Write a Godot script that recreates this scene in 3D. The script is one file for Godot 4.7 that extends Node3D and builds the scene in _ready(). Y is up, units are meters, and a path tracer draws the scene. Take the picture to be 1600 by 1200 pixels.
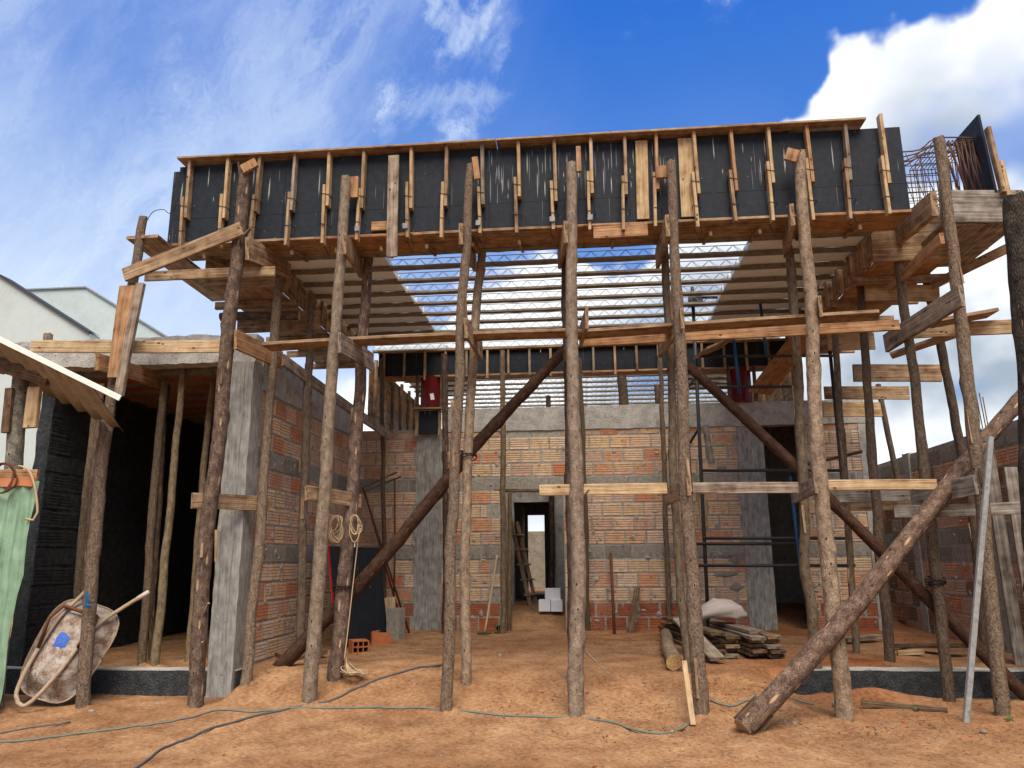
extends Node3D
# A half-built house: eucalyptus props carry the formwork of a roof beam. x along the facade, y up, z towards the viewer; metres.

var M := {}
var rng := RandomNumberGenerator.new()
var taken := {}
var brick_cache := {}
var bump := FastNoiseLite.new()

func _ready() -> void:
	rng.seed = 7
	bump.seed = 11
	bump.frequency = 1.0
	bump.fractal_octaves = 3
	set_camera()
	set_sky()
	set_sun()
	make_materials()
	build_ground()
	build_walls()
	build_annex()
	build_boundary()
	build_neighbours()
	build_front_beam()
	build_slab()
	build_back_beam()
	build_side_beams()
	build_posts()
	build_planks()
	build_scaffold()
	build_shed()
	build_corridor()
	build_site_things()
	build_wheelbarrow()
	build_cables()
	build_litter()

# ---------------------------------------------------------------- camera, sky, sun
func set_camera() -> void:
	var cam := Camera3D.new()
	cam.name = "camera"
	cam.fov = 2.0 * rad_to_deg(atan(600.0 / 1202.0))
	cam.near = 0.05
	cam.far = 2000.0
	add_child(cam)
	cam.position = Vector3(0, 1.4, 0)
	var b := Basis(Vector3.UP, deg_to_rad(5.4)) * Basis(Vector3.RIGHT, deg_to_rad(12.8)) * Basis(Vector3.BACK, deg_to_rad(-0.4))
	cam.basis = b
	cam.current = true

func sky_at(d: Vector3, wisp: FastNoiseLite, puff: FastNoiseLite, broad: FastNoiseLite) -> Color:
	var el := rad_to_deg(asin(clampf(d.y, -1.0, 1.0)))
	var az := rad_to_deg(atan2(d.x, -d.z))
	var up := clampf(el / 42.0, 0.0, 1.0)
	var base := Color(0.12, 0.215, 0.345).lerp(Color(0.0068, 0.055, 0.238), pow(up, 0.55))
	var far := broad.get_noise_3d(d.x * 1.3, d.y * 1.3, d.z * 1.3)
	# high thin cloud, combed from upper left to lower right
	var veil := smoothstep(6.0, -34.0, az) if absf(az) < 70.0 else 0.45 + 0.6 * far
	veil = clampf(veil + 0.35 * far, 0.0, 1.0)
	var s := d.rotated(Vector3(0, 0, 1), -0.85)
	var w1 := wisp.get_noise_3d(s.x * 3.0, s.y * 9.0, s.z * 4.0) * 0.5 + 0.5
	var w2 := wisp.get_noise_3d(s.x * 9.0 + 7.0, s.y * 26.0, s.z * 11.0) * 0.5 + 0.5
	var thin := veil * smoothstep(0.28, 0.86, w1 * 0.74 + w2 * 0.26 + 0.08 * veil) * 0.72
	thin = maxf(thin, thin * 0.6 + veil * (0.12 + 0.62 * smoothstep(34.0, 10.0, el)))
	# a torn white patch high up, and one at the beam
	var torn := Vector2(wisp.get_noise_3d(d.x * 10.0, d.y * 10.0, d.z * 10.0 + 5.0), wisp.get_noise_3d(d.x * 10.0 + 9.0, d.y * 10.0, d.z * 10.0))
	for p in [[-13.0, 31.4, 3.0, 3.4, 1.0], [-9.6, 33.4, 2.4, 1.6, 0.8], [-8.0, 38.6, 2.4, 2.2, 1.0], [-6.6, 37.4, 1.2, 1.8, 0.7], [11.5, 39.6, 4.6, 1.6, 1.0]]:
		var q := Vector2((az - p[0] - 0.5 * (el - p[1])) / p[2], (el - p[1]) / p[3]) + torn * 2.3
		thin = maxf(thin, 0.9 * p[4] * smoothstep(0.06, 1.05, exp(-0.6 * q.length_squared()) * (0.1 + 1.6 * w2 * w1 * 1.4)))
	var c := base.lerp(Color(0.285, 0.33, 0.395), clampf(thin, 0.0, 0.93))
	# heaped cloud: a ragged upper edge that changes with the compass direction
	var top := 19.0 + 9.0 * broad.get_noise_2d(az * 0.055, 3.0)
	if az > -60.0 and az < 75.0:
		var k := [[-60.0, 5.0], [-24.0, 8.0], [-15.0, 15.0], [-9.0, 21.5], [2.0, 21.5], [9.0, 25.5], [14.5, 29.2], [18.0, 30.6], [20.5, 33.2], [25.0, 33.8], [29.0, 34.6], [36.0, 36.5], [50.0, 31.0], [75.0, 22.0]]
		for i in range(1, k.size()):
			if az <= k[i][0]:
				top = lerpf(k[i - 1][1], k[i][1], (az - k[i - 1][0]) / (k[i][0] - k[i - 1][0]))
				break
	var p1 := puff.get_noise_3d(d.x * 8.0, d.y * 8.0, d.z * 8.0)
	var p2 := puff.get_noise_3d(d.x * 24.0, d.y * 24.0, d.z * 24.0)
	var edge := top + 3.6 * p1 + 1.9 * p2 - el
	var dense := smoothstep(-0.35, 1.0 + 3.0 * smoothstep(0.0, -20.0, az), edge)
	var holes := smoothstep(-0.02, -0.34, p1 + 0.45 * far) * smoothstep(3.0, 9.0, edge)
	dense *= 1.0 - 0.8 * holes
	var over := smoothstep(0.16, 0.34, broad.get_noise_3d(d.x * 3.1, d.y * 3.1 + 9.0, d.z * 3.1) + 0.16 * p2) * smoothstep(44.0, 52.0, el + (12.0 if absf(az) > 75.0 else 0.0))
	dense = maxf(dense, over)
	var p3 := puff.get_noise_3d(d.x * 4.0 + 3.0, d.y * 7.0, d.z * 4.0)
	var shade := clampf(0.48 + 0.85 * p3 + 0.5 * p1 + 0.35 * p2 + 0.5 * smoothstep(6.0, 0.5, edge), 0.0, 1.0)
	var white := Color(0.15, 0.18, 0.22).lerp(Color(0.44, 0.45, 0.46), shade)
	return c.lerp(white, dense)

func set_sky() -> void:
	var wisp := FastNoiseLite.new()
	wisp.seed = 3
	wisp.frequency = 0.55
	wisp.fractal_octaves = 5
	wisp.domain_warp_enabled = true
	wisp.domain_warp_amplitude = 0.9
	wisp.domain_warp_frequency = 0.5
	var puff := FastNoiseLite.new()
	puff.seed = 21
	puff.frequency = 0.6
	puff.fractal_octaves = 4
	var broad := FastNoiseLite.new()
	broad.seed = 5
	broad.frequency = 0.8
	broad.fractal_octaves = 2
	var whole := sky_part(1024, 0, 0, 1024, 512, wisp, puff, broad)
	whole.resize(4096, 2048, Image.INTERPOLATE_CUBIC)
	# the same sky again at full sharpness where it fills a large part of the view
	var y0 := 540
	for part in [[4096 - 570, 570], [0, 410]]:
		whole.blit_rect(sky_part(4096, part[0], y0, part[1], 470, wisp, puff, broad), Rect2i(0, 0, part[1], 470), Vector2i(part[0], y0))
	var m := PanoramaSkyMaterial.new()
	m.panorama = ImageTexture.create_from_image(whole)
	var sky := Sky.new()
	sky.sky_material = m
	var e := Environment.new()
	e.background_mode = Environment.BG_SKY
	e.sky = sky
	e.tonemap_mode = Environment.TONE_MAPPER_LINEAR
	e.tonemap_exposure = 2.8
	e.sdfgi_enabled = true
	e.ssao_enabled = true
	e.ssil_enabled = true
	var w := WorldEnvironment.new()
	w.name = "environment"
	w.environment = e
	add_child(w)

func sky_part(full: int, x0: int, y0: int, w: int, h: int, wisp, puff, broad) -> Image:
	var data := PackedFloat32Array()
	data.resize(w * h * 3)
	var i := 0
	for y in h:
		var el := (0.5 - (y0 + y + 0.5) / (full * 0.5)) * PI
		var ce := cos(el)
		var se := sin(el)
		for x in w:
			var a := (x0 + x + 0.5) / full * TAU
			var c := Color(0.30, 0.24, 0.2)
			if el > -0.02:
				c = sky_at(Vector3(sin(a) * ce, se, -cos(a) * ce), wisp, puff, broad)
			data[i] = c.r
			data[i + 1] = c.g
			data[i + 2] = c.b
			i += 3
	return Image.create_from_data(w, h, false, Image.FORMAT_RGBF, data.to_byte_array())

func set_sun() -> void:
	var sun := DirectionalLight3D.new()
	sun.name = "sun"
	sun.light_energy = 0.62
	sun.light_color = Color(1.0, 0.96, 0.9)
	sun.light_angular_distance = 40.0
	sun.shadow_enabled = true
	add_child(sun)
	sun.rotation_degrees = Vector3(-55, 10, 0)

# ---------------------------------------------------------------- materials
func noise_bytes(w: int, h: int, seed_: int, freq: float, oct: int, sw: int, sh: int) -> PackedByteArray:
	var n := FastNoiseLite.new()
	n.seed = seed_
	n.frequency = freq
	n.fractal_octaves = oct
	var im := n.get_seamless_image(sw, sh)
	im.convert(Image.FORMAT_L8)
	if sw != w or sh != h:
		im.resize(w, h, Image.INTERPOLATE_CUBIC)
	return im.get_data()

func ramp(stops: Array) -> PackedByteArray:
	var out := PackedByteArray()
	out.resize(256 * 3)
	for i in 256:
		var t := i / 255.0
		var c: Color = stops[0][1]
		for k in range(1, stops.size()):
			if t <= stops[k][0]:
				c = stops[k - 1][1].lerp(stops[k][1], (t - stops[k - 1][0]) / maxf(0.001, stops[k][0] - stops[k - 1][0]))
				break
			c = stops[k][1]
		out[i * 3] = clampi(roundi(c.r * 255.0), 0, 255)
		out[i * 3 + 1] = clampi(roundi(c.g * 255.0), 0, 255)
		out[i * 3 + 2] = clampi(roundi(c.b * 255.0), 0, 255)
	return out

# layers: [bytes, weight]; returns [colour texture, relief texture]
func blend(w: int, h: int, layers: Array, stops: Array, contrast := 1.0, spots: Array = [], relief := 6.0) -> Array:
	var r := ramp(stops)
	var val := PackedByteArray()
	val.resize(w * h)
	var col := PackedByteArray()
	col.resize(w * h * 3)
	var a: PackedByteArray = layers[0][0]
	var b: PackedByteArray = layers[1][0]
	var c: PackedByteArray = layers[2][0]
	var wa: float = layers[0][1]
	var wb: float = layers[1][1]
	var wc: float = layers[2][1]
	for i in w * h:
		var v := clampi(int(127.5 + contrast * (wa * a[i] + wb * b[i] + wc * c[i] - 127.5)), 0, 255)
		val[i] = v
		col[i * 3] = r[v * 3]
		col[i * 3 + 1] = r[v * 3 + 1]
		col[i * 3 + 2] = r[v * 3 + 2]
	for s in spots:   # [x, y, rx, ry, colour, strength]
		var rx: float = s[2]
		var ry: float = s[3]
		var sc: Color = s[4]
		for y in range(int(-ry * 2), int(ry * 2) + 1):
			for x in range(int(-rx * 2), int(rx * 2) + 1):
				var px := posmod(int(s[0]) + x, w)
				var py := posmod(int(s[1]) + y, h)
				var i := py * w + px
				var q := (x * x) / (rx * rx) + (y * y) / (ry * ry) + (b[i] - 128) / 300.0
				var t: float = clampf(1.5 - q, 0.0, 1.0) * s[5]
				if t > 0.0:
					col[i * 3] = int(lerpf(col[i * 3], sc.r * 255.0, t))
					col[i * 3 + 1] = int(lerpf(col[i * 3 + 1], sc.g * 255.0, t))
					col[i * 3 + 2] = int(lerpf(col[i * 3 + 2], sc.b * 255.0, t))
					val[i] = int(val[i] * (1.0 - 0.5 * t))
	var im := Image.create_from_data(w, h, false, Image.FORMAT_RGB8, col)
	var hi := Image.create_from_data(w, h, false, Image.FORMAT_L8, val)
	hi.bump_map_to_normal_map(relief)
	return [ImageTexture.create_from_image(im), ImageTexture.create_from_image(hi)]

func surf(t: Array, rough: float, depth := 0.6, tint := Color.WHITE, scale := Vector3.ONE, tri := false, world := false) -> StandardMaterial3D:
	var m := StandardMaterial3D.new()
	m.albedo_color = tint
	m.albedo_texture = t[0]
	m.roughness = rough
	m.metallic_specular = 0.25
	if depth > 0.0:
		m.normal_enabled = true
		m.normal_texture = t[1]
		m.normal_scale = depth
	m.uv1_scale = scale
	if tri:
		m.uv1_triplanar = true
		m.uv1_world_triplanar = world
	return m

func rgb(r: int, g: int, b: int) -> Color:
	return Color(r / 255.0, g / 255.0, b / 255.0)

func plain(c: Color, rough := 0.8, metal := 0.0) -> StandardMaterial3D:
	var m := StandardMaterial3D.new()
	m.albedo_color = c
	m.roughness = rough
	m.metallic = metal
	m.metallic_specular = 0.3
	return m

func knots(w: int, h: int, n: int, rx: float, ry: float, c: Color, seed_: int, strength := 0.9) -> Array:
	var r := RandomNumberGenerator.new()
	r.seed = seed_
	var out := []
	for i in n:
		var k := r.randf_range(0.55, 1.25)
		out.append([r.randi_range(0, w - 1), r.randi_range(0, h - 1), rx * k, ry * k, c, strength])
	return out

func make_materials() -> void:
	# round logs: grain runs along v
	var s1 := noise_bytes(256, 1024, 1, 0.035, 4, 256, 420)
	var s2 := noise_bytes(256, 1024, 2, 0.26, 3, 256, 260)
	var s3 := noise_bytes(256, 1024, 3, 0.014, 5, 256, 1024)
	var s4 := noise_bytes(256, 1024, 4, 0.05, 4, 256, 1024)
	var kn := knots(256, 1024, 13, 4.5, 6.0, rgb(38, 26, 20), 5) + knots(256, 1024, 70, 0.9, 22.0, rgb(58, 42, 33), 7, 0.6) + knots(256, 1024, 30, 1.6, 14.0, rgb(186, 164, 138), 8, 0.5)
	var pale_chip := knots(256, 1024, 12, 5.0, 22.0, rgb(196, 162, 122), 6, 0.75)
	var logs := {
		"grey": [[[0.0, rgb(51, 40, 34)], [0.34, rgb(98, 81, 66)], [0.62, rgb(123, 107, 88)], [1.0, rgb(160, 145, 123)]], kn],
		"pink": [[[0.0, rgb(62, 51, 42)], [0.34, rgb(114, 98, 82)], [0.62, rgb(140, 123, 104)], [1.0, rgb(168, 155, 132)]], kn],
		"pale": [[[0.0, rgb(58, 47, 38)], [0.3, rgb(110, 94, 75)], [0.58, rgb(143, 124, 100)], [1.0, rgb(177, 159, 132)]], kn],
		"bark": [[[0.0, rgb(42, 33, 29)], [0.36, rgb(82, 66, 57)], [0.6, rgb(111, 92, 78)], [1.0, rgb(154, 132, 109)]], kn + pale_chip],
		"dark": [[[0.0, rgb(38, 29, 24)], [0.4, rgb(78, 63, 51)], [0.65, rgb(101, 84, 67)], [1.0, rgb(132, 113, 91)]], kn],
		"darkbrown": [[[0.0, rgb(32, 22, 17)], [0.4, rgb(63, 44, 35)], [0.7, rgb(79, 58, 47)], [1.0, rgb(120, 94, 75)]], kn],
		"peeled": [[[0.0, rgb(45, 34, 29)], [0.4, rgb(86, 67, 57)], [0.62, rgb(111, 92, 80)], [1.0, rgb(162, 139, 114)]], kn + pale_chip],
		"weather": [[[0.0, rgb(50, 46, 41)], [0.4, rgb(109, 105, 95)], [0.7, rgb(144, 139, 128)], [1.0, rgb(175, 171, 158)]], kn],
		"darkest": [[[0.0, rgb(24, 20, 18)], [0.4, rgb(52, 46, 41)], [0.7, rgb(74, 67, 60)], [1.0, rgb(102, 95, 86)]], kn],
	}
	for k in logs:
		M["log_" + k] = surf(blend(256, 1024, [[s1, 0.24], [s2, 0.46], [s3 if k != "grey" else s4, 0.30]], logs[k][0], 1.5, logs[k][1], 7.0), 0.88, 0.9)
	M["log_end"] = surf(blend(128, 128, [[noise_bytes(128, 128, 9, 0.06, 3, 128, 128), 0.5], [noise_bytes(128, 128, 10, 0.2, 2, 128, 128), 0.3], [noise_bytes(128, 128, 12, 0.02, 2, 128, 128), 0.2]], [[0.0, rgb(120, 90, 58)], [0.5, rgb(176, 138, 92)], [1.0, rgb(206, 172, 122)]], 1.4), 0.9, 0.5)
	# sawn boards
	var b1 := noise_bytes(256, 1024, 31, 0.045, 3, 256, 32)
	var b2 := noise_bytes(256, 1024, 32, 0.14, 3, 256, 24)
	var b3 := noise_bytes(256, 1024, 33, 0.009, 4, 256, 1024)
	var bk := knots(256, 1024, 7, 6.0, 10.0, rgb(82, 50, 28), 35, 0.8)
	var nails := knots(256, 1024, 14, 2.0, 2.5, rgb(34, 24, 18), 36, 0.9)
	var boards := {
		"new": [[0.0, rgb(121, 93, 65)], [0.4, rgb(167, 138, 101)], [0.7, rgb(185, 159, 123)], [1.0, rgb(203, 182, 149)]],
		"tan": [[0.0, rgb(84, 63, 47)], [0.4, rgb(134, 108, 82)], [0.68, rgb(158, 132, 103)], [1.0, rgb(182, 159, 131)]],
		"orange": [[0.0, rgb(104, 71, 48)], [0.4, rgb(151, 113, 80)], [0.7, rgb(168, 131, 95)], [1.0, rgb(186, 155, 119)]],
		"grey": [[0.0, rgb(75, 63, 52)], [0.4, rgb(125, 108, 92)], [0.7, rgb(151, 135, 116)], [1.0, rgb(177, 163, 144)]],
		"weather": [[0.0, rgb(67, 60, 54)], [0.4, rgb(117, 108, 97)], [0.7, rgb(145, 136, 124)], [1.0, rgb(174, 166, 154)]],
		"dark": [[0.0, rgb(54, 41, 31)], [0.4, rgb(93, 73, 56)], [0.7, rgb(116, 95, 73)], [1.0, rgb(143, 120, 96)]],
	}
	for k in boards:
		M["board_" + k] = surf(blend(256, 1024, [[b1, 0.36], [b2, 0.26], [b3, 0.38]], boards[k], 1.5, bk + nails, 5.0), 0.8, 0.7)
	# concrete, mortar, plaster
	var c1 := noise_bytes(512, 512, 41, 0.012, 5, 512, 512)
	var c2 := noise_bytes(512, 512, 42, 0.06, 3, 512, 512)
	var c3 := noise_bytes(512, 512, 43, 0.22, 2, 512, 512)
	var c4 := noise_bytes(512, 512, 44, 0.03, 4, 64, 512)
	var c5 := noise_bytes(512, 512, 46, 0.045, 4, 512, 56)
	var pits := knots(512, 512, 90, 2.2, 2.6, rgb(70, 66, 60), 45, 0.8) + knots(512, 512, 10, 14.0, 22.0, rgb(122, 116, 106), 47, 0.6)
	var conc := blend(512, 512, [[c1, 0.45], [c2, 0.3], [c3, 0.25]], [[0.0, rgb(126, 123, 115)], [0.35, rgb(160, 156, 148)], [0.65, rgb(178, 174, 165)], [1.0, rgb(204, 200, 191)]], 1.25, pits, 6.0)
	var marked := blend(512, 512, [[c1, 0.36], [c5, 0.3], [c3, 0.34]], [[0.0, rgb(92, 90, 84)], [0.3, rgb(146, 143, 136)], [0.65, rgb(176, 174, 167)], [1.0, rgb(206, 203, 196)]], 1.35, pits, 6.0)
	M["marked_concrete"] = surf(marked, 0.92, 0.9, Color(0.93, 0.93, 0.92), Vector3(1.6, 0.8, 1.6), true, true)
	M["concrete"] = surf(conc, 0.92, 0.9, Color.WHITE, Vector3.ONE * 0.8, true, true)
	M["mortar"] = surf(conc, 0.95, 1.2, Color(0.95, 0.94, 0.92), Vector3.ONE * 1.7, true, true)
	M["block"] = surf(conc, 0.95, 1.0, Color(0.88, 0.86, 0.83), Vector3.ONE * 2.3, true, true)
	M["block_dark"] = surf(conc, 0.95, 1.0, Color(0.79, 0.77, 0.74), Vector3.ONE * 2.1, true, true)
	M["plaster"] = surf(conc, 0.95, 0.6, Color(0.82, 0.78, 0.72), Vector3.ONE * 0.5, true, true)
	M["fibre_cement"] = surf(conc, 0.9, 0.5, Color(0.86, 0.82, 0.76), Vector3.ONE * 0.8, true, true)
	M["bitumen"] = surf(blend(512, 512, [[c1, 0.3], [c2, 0.4], [c3, 0.3]], [[0.0, rgb(38, 39, 40)], [0.5, rgb(68, 70, 71)], [0.85, rgb(92, 94, 95)], [1.0, rgb(122, 120, 116)]], 1.5, [], 14.0), 0.62, 1.6, Color.WHITE, Vector3.ONE * 1.4, true, true)
	# fired clay: faint scoring, mortar smears
	var bs := noise_bytes(512, 512, 51, 0.05, 3, 16, 512)
	var smear := knots(512, 512, 16, 9.0, 13.0, rgb(158, 150, 140), 52, 0.8)
	var clay := blend(512, 512, [[c1, 0.45], [bs, 0.2], [c3, 0.35]], [[0.0, rgb(196, 174, 158)], [0.4, rgb(230, 219, 208)], [0.7, rgb(243, 236, 226)], [1.0, rgb(253, 249, 242)]], 1.5, smear, 4.0)
	var tones := [rgb(230, 194, 162), rgb(234, 206, 172), rgb(226, 176, 142), rgb(238, 216, 192), rgb(218, 156, 122), rgb(232, 202, 176), rgb(230, 204, 166), rgb(216, 186, 166)]
	for i in tones.size():
		M["clay_%d" % i] = surf(clay, 0.9, 0.7, tones[i], Vector3.ONE * (1.1 + 0.13 * i), true, true)
	M["clay_red_0"] = surf(clay, 0.9, 0.7, rgb(190, 118, 84), Vector3.ONE * 1.2, true, true)
	M["clay_red_1"] = surf(clay, 0.9, 0.7, rgb(176, 102, 70), Vector3.ONE * 1.5, true, true)
	M["clay_brown"] = surf(clay, 0.9, 0.7, rgb(156, 116, 92), Vector3.ONE * 1.4, true, true)
	# film-faced plywood with run-down cement milk
	var p1 := noise_bytes(512, 512, 61, 0.02, 4, 512, 512)
	var p2 := noise_bytes(512, 512, 62, 0.1, 3, 512, 64)
	var r := RandomNumberGenerator.new()
	for kind in 3:
		r.seed = 70 + kind
		var drips := []
		for i in [3, 40, 15][kind]:
			var x := r.randi_range(0, 511)
			var y := r.randi_range(0, 250)
			drips.append([x, y + 30, r.randf_range(1.0, 3.2), r.randf_range(14, 95), rgb(186, 184, 174), r.randf_range(0.3, 0.95)])
		for i in 14:
			drips.append([r.randi_range(0, 511), r.randi_range(0, 511), r.randf_range(1, 3), r.randf_range(1, 3), rgb(176, 170, 156), 0.6])
		M["film_%d" % kind] = surf(blend(512, 512, [[p1, 0.4], [p2, 0.25], [c3, 0.35]], [[0.0, rgb(28, 31, 36)], [0.5, rgb(38, 42, 48)], [0.85, rgb(48, 52, 57)], [1.0, rgb(70, 72, 74)]], 1.1, drips, 2.0), 0.6, 0.35)
	var pale := blend(512, 512, [[c1, 0.4], [c2, 0.3], [c3, 0.3]], [[0.0, rgb(222, 221, 217)], [0.5, rgb(238, 237, 234)], [1.0, rgb(248, 248, 246)]], 1.2, [], 2.0)
	M["eps"] = surf(pale, 0.9, 0.3, Color(0.94, 0.98, 1.0), Vector3.ONE * 0.6, true, true)
	M["house_paint"] = surf(pale, 0.9, 0.1, Color(0.76, 0.80, 0.79), Vector3.ONE * 0.12, true, true)
	M["sack"] = surf(pale, 0.95, 0.8, Color(0.8, 0.74, 0.70), Vector3.ONE * 2.0, true, true)
	M["edge_paint"] = surf(pale, 0.8, 0.2, Color(0.96, 0.94, 0.9), Vector3.ONE, true, true)
	M["white_foam"] = plain(Color(0.93, 0.94, 0.95), 0.9)
	M["joist"] = surf(conc, 0.95, 0.6, Color(0.74, 0.72, 0.69), Vector3.ONE * 1.3, true, true)
	M["rust"] = plain(rgb(104, 66, 46), 0.75, 0.2)
	M["rebar"] = plain(rgb(92, 70, 58), 0.6, 0.4)
	M["truss_steel"] = plain(rgb(120, 112, 108), 0.55, 0.5)
	M["tie_wire"] = plain(rgb(46, 40, 38), 0.6, 0.5)
	M["steel_dark"] = plain(rgb(70, 70, 70), 0.55, 0.5)
	M["steel_blue"] = plain(rgb(42, 88, 130), 0.5, 0.2)
	M["galvanised"] = surf(conc, 0.4, 0.3, Color(0.84, 0.86, 0.88), Vector3.ONE * 2.0, true, true)
	M["galvanised"].metallic = 0.0
	M["red_film"] = plain(rgb(98, 24, 20), 0.3)
	M["red_edge"] = plain(rgb(186, 22, 40), 0.5)
	M["rope"] = plain(rgb(178, 154, 120), 0.9)
	M["hose_green"] = plain(rgb(104, 110, 98), 0.6)
	M["hose_dark"] = plain(rgb(84, 84, 84), 0.6)
	M["green_paint"] = surf(blend(512, 512, [[c1, 0.35], [c5, 0.4], [c3, 0.25]], [[0.0, rgb(84, 98, 84)], [0.25, rgb(112, 138, 112)], [0.6, rgb(130, 160, 130)], [0.86, rgb(146, 174, 146)], [1.0, rgb(190, 188, 172)]], 1.7, knots(512, 512, 8, 8, 22, rgb(120, 92, 76), 81, 0.8)), 0.55, 0.3, Color.WHITE, Vector3.ONE * 0.7, true, true)
	M["copper_rust"] = plain(rgb(186, 122, 82), 0.6)
	M["blue_paint"] = plain(rgb(30, 84, 120), 0.7)
	M["barrow"] = surf(blend(512, 512, [[c1, 0.5], [c2, 0.3], [c3, 0.2]], [[0.0, rgb(86, 62, 48)], [0.32, rgb(124, 100, 82)], [0.55, rgb(158, 144, 130)], [0.8, rgb(180, 174, 166)], [1.0, rgb(206, 202, 196)]], 1.6, knots(512, 512, 30, 3.0, 9.0, rgb(96, 58, 38), 83, 0.7)), 0.8, 1.2, Color.WHITE, Vector3.ONE * 1.3, true, false)
	M["barrow_blue"] = surf(blend(512, 512, [[c1, 0.4], [c2, 0.3], [c3, 0.3]], [[0.0, rgb(120, 116, 116)], [0.3, rgb(70, 104, 176)], [0.7, rgb(52, 88, 170)], [1.0, rgb(150, 160, 180)]], 1.6), 0.6, 0.5, Color.WHITE, Vector3.ONE * 2.0, true, false)
	M["barrow_tube"] = surf(conc, 0.8, 0.6, Color(0.96, 0.86, 0.76), Vector3.ONE * 3.0, true, false)
	M["leaf"] = plain(rgb(84, 96, 52), 0.8)
	# trodden red earth
	var g1 := noise_bytes(1024, 1024, 91, 0.006, 5, 1024, 1024)
	var g2 := noise_bytes(1024, 1024, 92, 0.04, 4, 1024, 1024)
	var g3 := noise_bytes(1024, 1024, 93, 0.2, 2, 1024, 1024)
	var chips := knots(1024, 1024, 150, 1.6, 1.4, rgb(214, 190, 160), 94, 0.8) + knots(1024, 1024, 160, 2.2, 1.8, rgb(86, 56, 40), 95, 0.7)
	var gs := blend(1024, 1024, [[g1, 0.3], [g2, 0.35], [g3, 0.35]], [[0.0, rgb(112, 80, 55)], [0.3, rgb(154, 114, 80)], [0.55, rgb(176, 135, 97)], [0.8, rgb(192, 153, 113)], [1.0, rgb(214, 182, 144)]], 1.6, chips, 7.0)
	M["earth"] = surf(gs, 0.97, 0.55, Color.WHITE, Vector3(0.42, 0.42, 1))
	M["earth"].vertex_color_use_as_albedo = true
	M["red_earth"] = surf(gs, 0.97, 1.2, Color(0.86, 0.6, 0.5), Vector3.ONE * 0.9, true, true)

# ---------------------------------------------------------------- helpers
func numbered(called: String) -> String:
	if not taken.has(called):
		taken[called] = 0
		return called
	taken[called] += 1
	return "%s_%03d" % [called, taken[called]]

func tag(o: Node, label: String, category: String, group := "") -> Node:
	o.set_meta("label", label)
	o.set_meta("category", category)
	if group:
		o.set_meta("group", group)
	return o

func thing(called: String, label: String, category: String, at := Vector3.ZERO, group := "") -> Node3D:
	var o := Node3D.new()
	o.name = numbered(called)
	add_child(o)
	o.position = at
	tag(o, label, category, group)
	o.set_meta("kind", "thing")
	return o

func obj(called: String, mesh: Mesh, mat: Material, parent: Node = null) -> MeshInstance3D:
	var o := MeshInstance3D.new()
	o.mesh = mesh
	o.material_override = mat
	if parent == null:
		o.name = numbered(called)
		add_child(o)
	else:
		o.name = called
		parent.add_child(o, true)
	return o

func setting(called: String, mesh: Mesh, mat: Material) -> MeshInstance3D:
	var o := obj(called, mesh, mat)
	o.set_meta("kind", "structure")
	return o

# make a piece of a thing a piece of one of its parts, where it is
func nest(child: Node3D, part: Node3D, called: String) -> void:
	child.get_parent().remove_child(child)
	child.transform = part.transform.affine_inverse() * child.transform
	child.name = called
	part.add_child(child, true)

func begin(flat := true) -> SurfaceTool:
	var st := SurfaceTool.new()
	st.begin(Mesh.PRIMITIVE_TRIANGLES)
	st.set_smooth_group(-1 if flat else 0)
	return st

func done(st: SurfaceTool) -> ArrayMesh:
	st.generate_normals()
	return st.commit()

func vert(st: SurfaceTool, p: Vector3, uv: Vector2) -> void:
	st.set_uv(uv)
	st.add_vertex(p)

# a, b, c, d run clockwise seen from outside
func quad(st: SurfaceTool, a: Vector3, b: Vector3, c: Vector3, d: Vector3, ua := Vector2.ZERO, ub := Vector2(1, 0), uc := Vector2(1, 1), ud := Vector2(0, 1)) -> void:
	vert(st, a, ua)
	vert(st, b, ub)
	vert(st, c, uc)
	vert(st, a, ua)
	vert(st, c, uc)
	vert(st, d, ud)

func add_box(st: SurfaceTool, lo: Vector3, hi: Vector3) -> void:
	var s := hi - lo
	var p := func(x: int, y: int, z: int) -> Vector3: return Vector3(hi.x if x else lo.x, hi.y if y else lo.y, hi.z if z else lo.z)
	var o := Vector2(fposmod(lo.x * 1.7 + lo.z, 1.0), fposmod(lo.y * 1.3 + lo.x, 1.0))
	quad(st, p.call(0, 1, 1), p.call(1, 1, 1), p.call(1, 0, 1), p.call(0, 0, 1), o, o + Vector2(s.x, 0), o + Vector2(s.x, s.y), o + Vector2(0, s.y))
	quad(st, p.call(1, 1, 0), p.call(0, 1, 0), p.call(0, 0, 0), p.call(1, 0, 0), o, o + Vector2(s.x, 0), o + Vector2(s.x, s.y), o + Vector2(0, s.y))
	quad(st, p.call(0, 1, 0), p.call(0, 1, 1), p.call(0, 0, 1), p.call(0, 0, 0), o, o + Vector2(s.z, 0), o + Vector2(s.z, s.y), o + Vector2(0, s.y))
	quad(st, p.call(1, 1, 1), p.call(1, 1, 0), p.call(1, 0, 0), p.call(1, 0, 1), o, o + Vector2(s.z, 0), o + Vector2(s.z, s.y), o + Vector2(0, s.y))
	quad(st, p.call(0, 1, 0), p.call(1, 1, 0), p.call(1, 1, 1), p.call(0, 1, 1), o, o + Vector2(s.x, 0), o + Vector2(s.x, s.z), o + Vector2(0, s.z))
	quad(st, p.call(0, 0, 1), p.call(1, 0, 1), p.call(1, 0, 0), p.call(0, 0, 0), o, o + Vector2(s.x, 0), o + Vector2(s.x, s.z), o + Vector2(0, s.z))

func box(lo: Vector3, hi: Vector3) -> ArrayMesh:
	var st := begin()
	add_box(st, lo, hi)
	return done(st)

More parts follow.
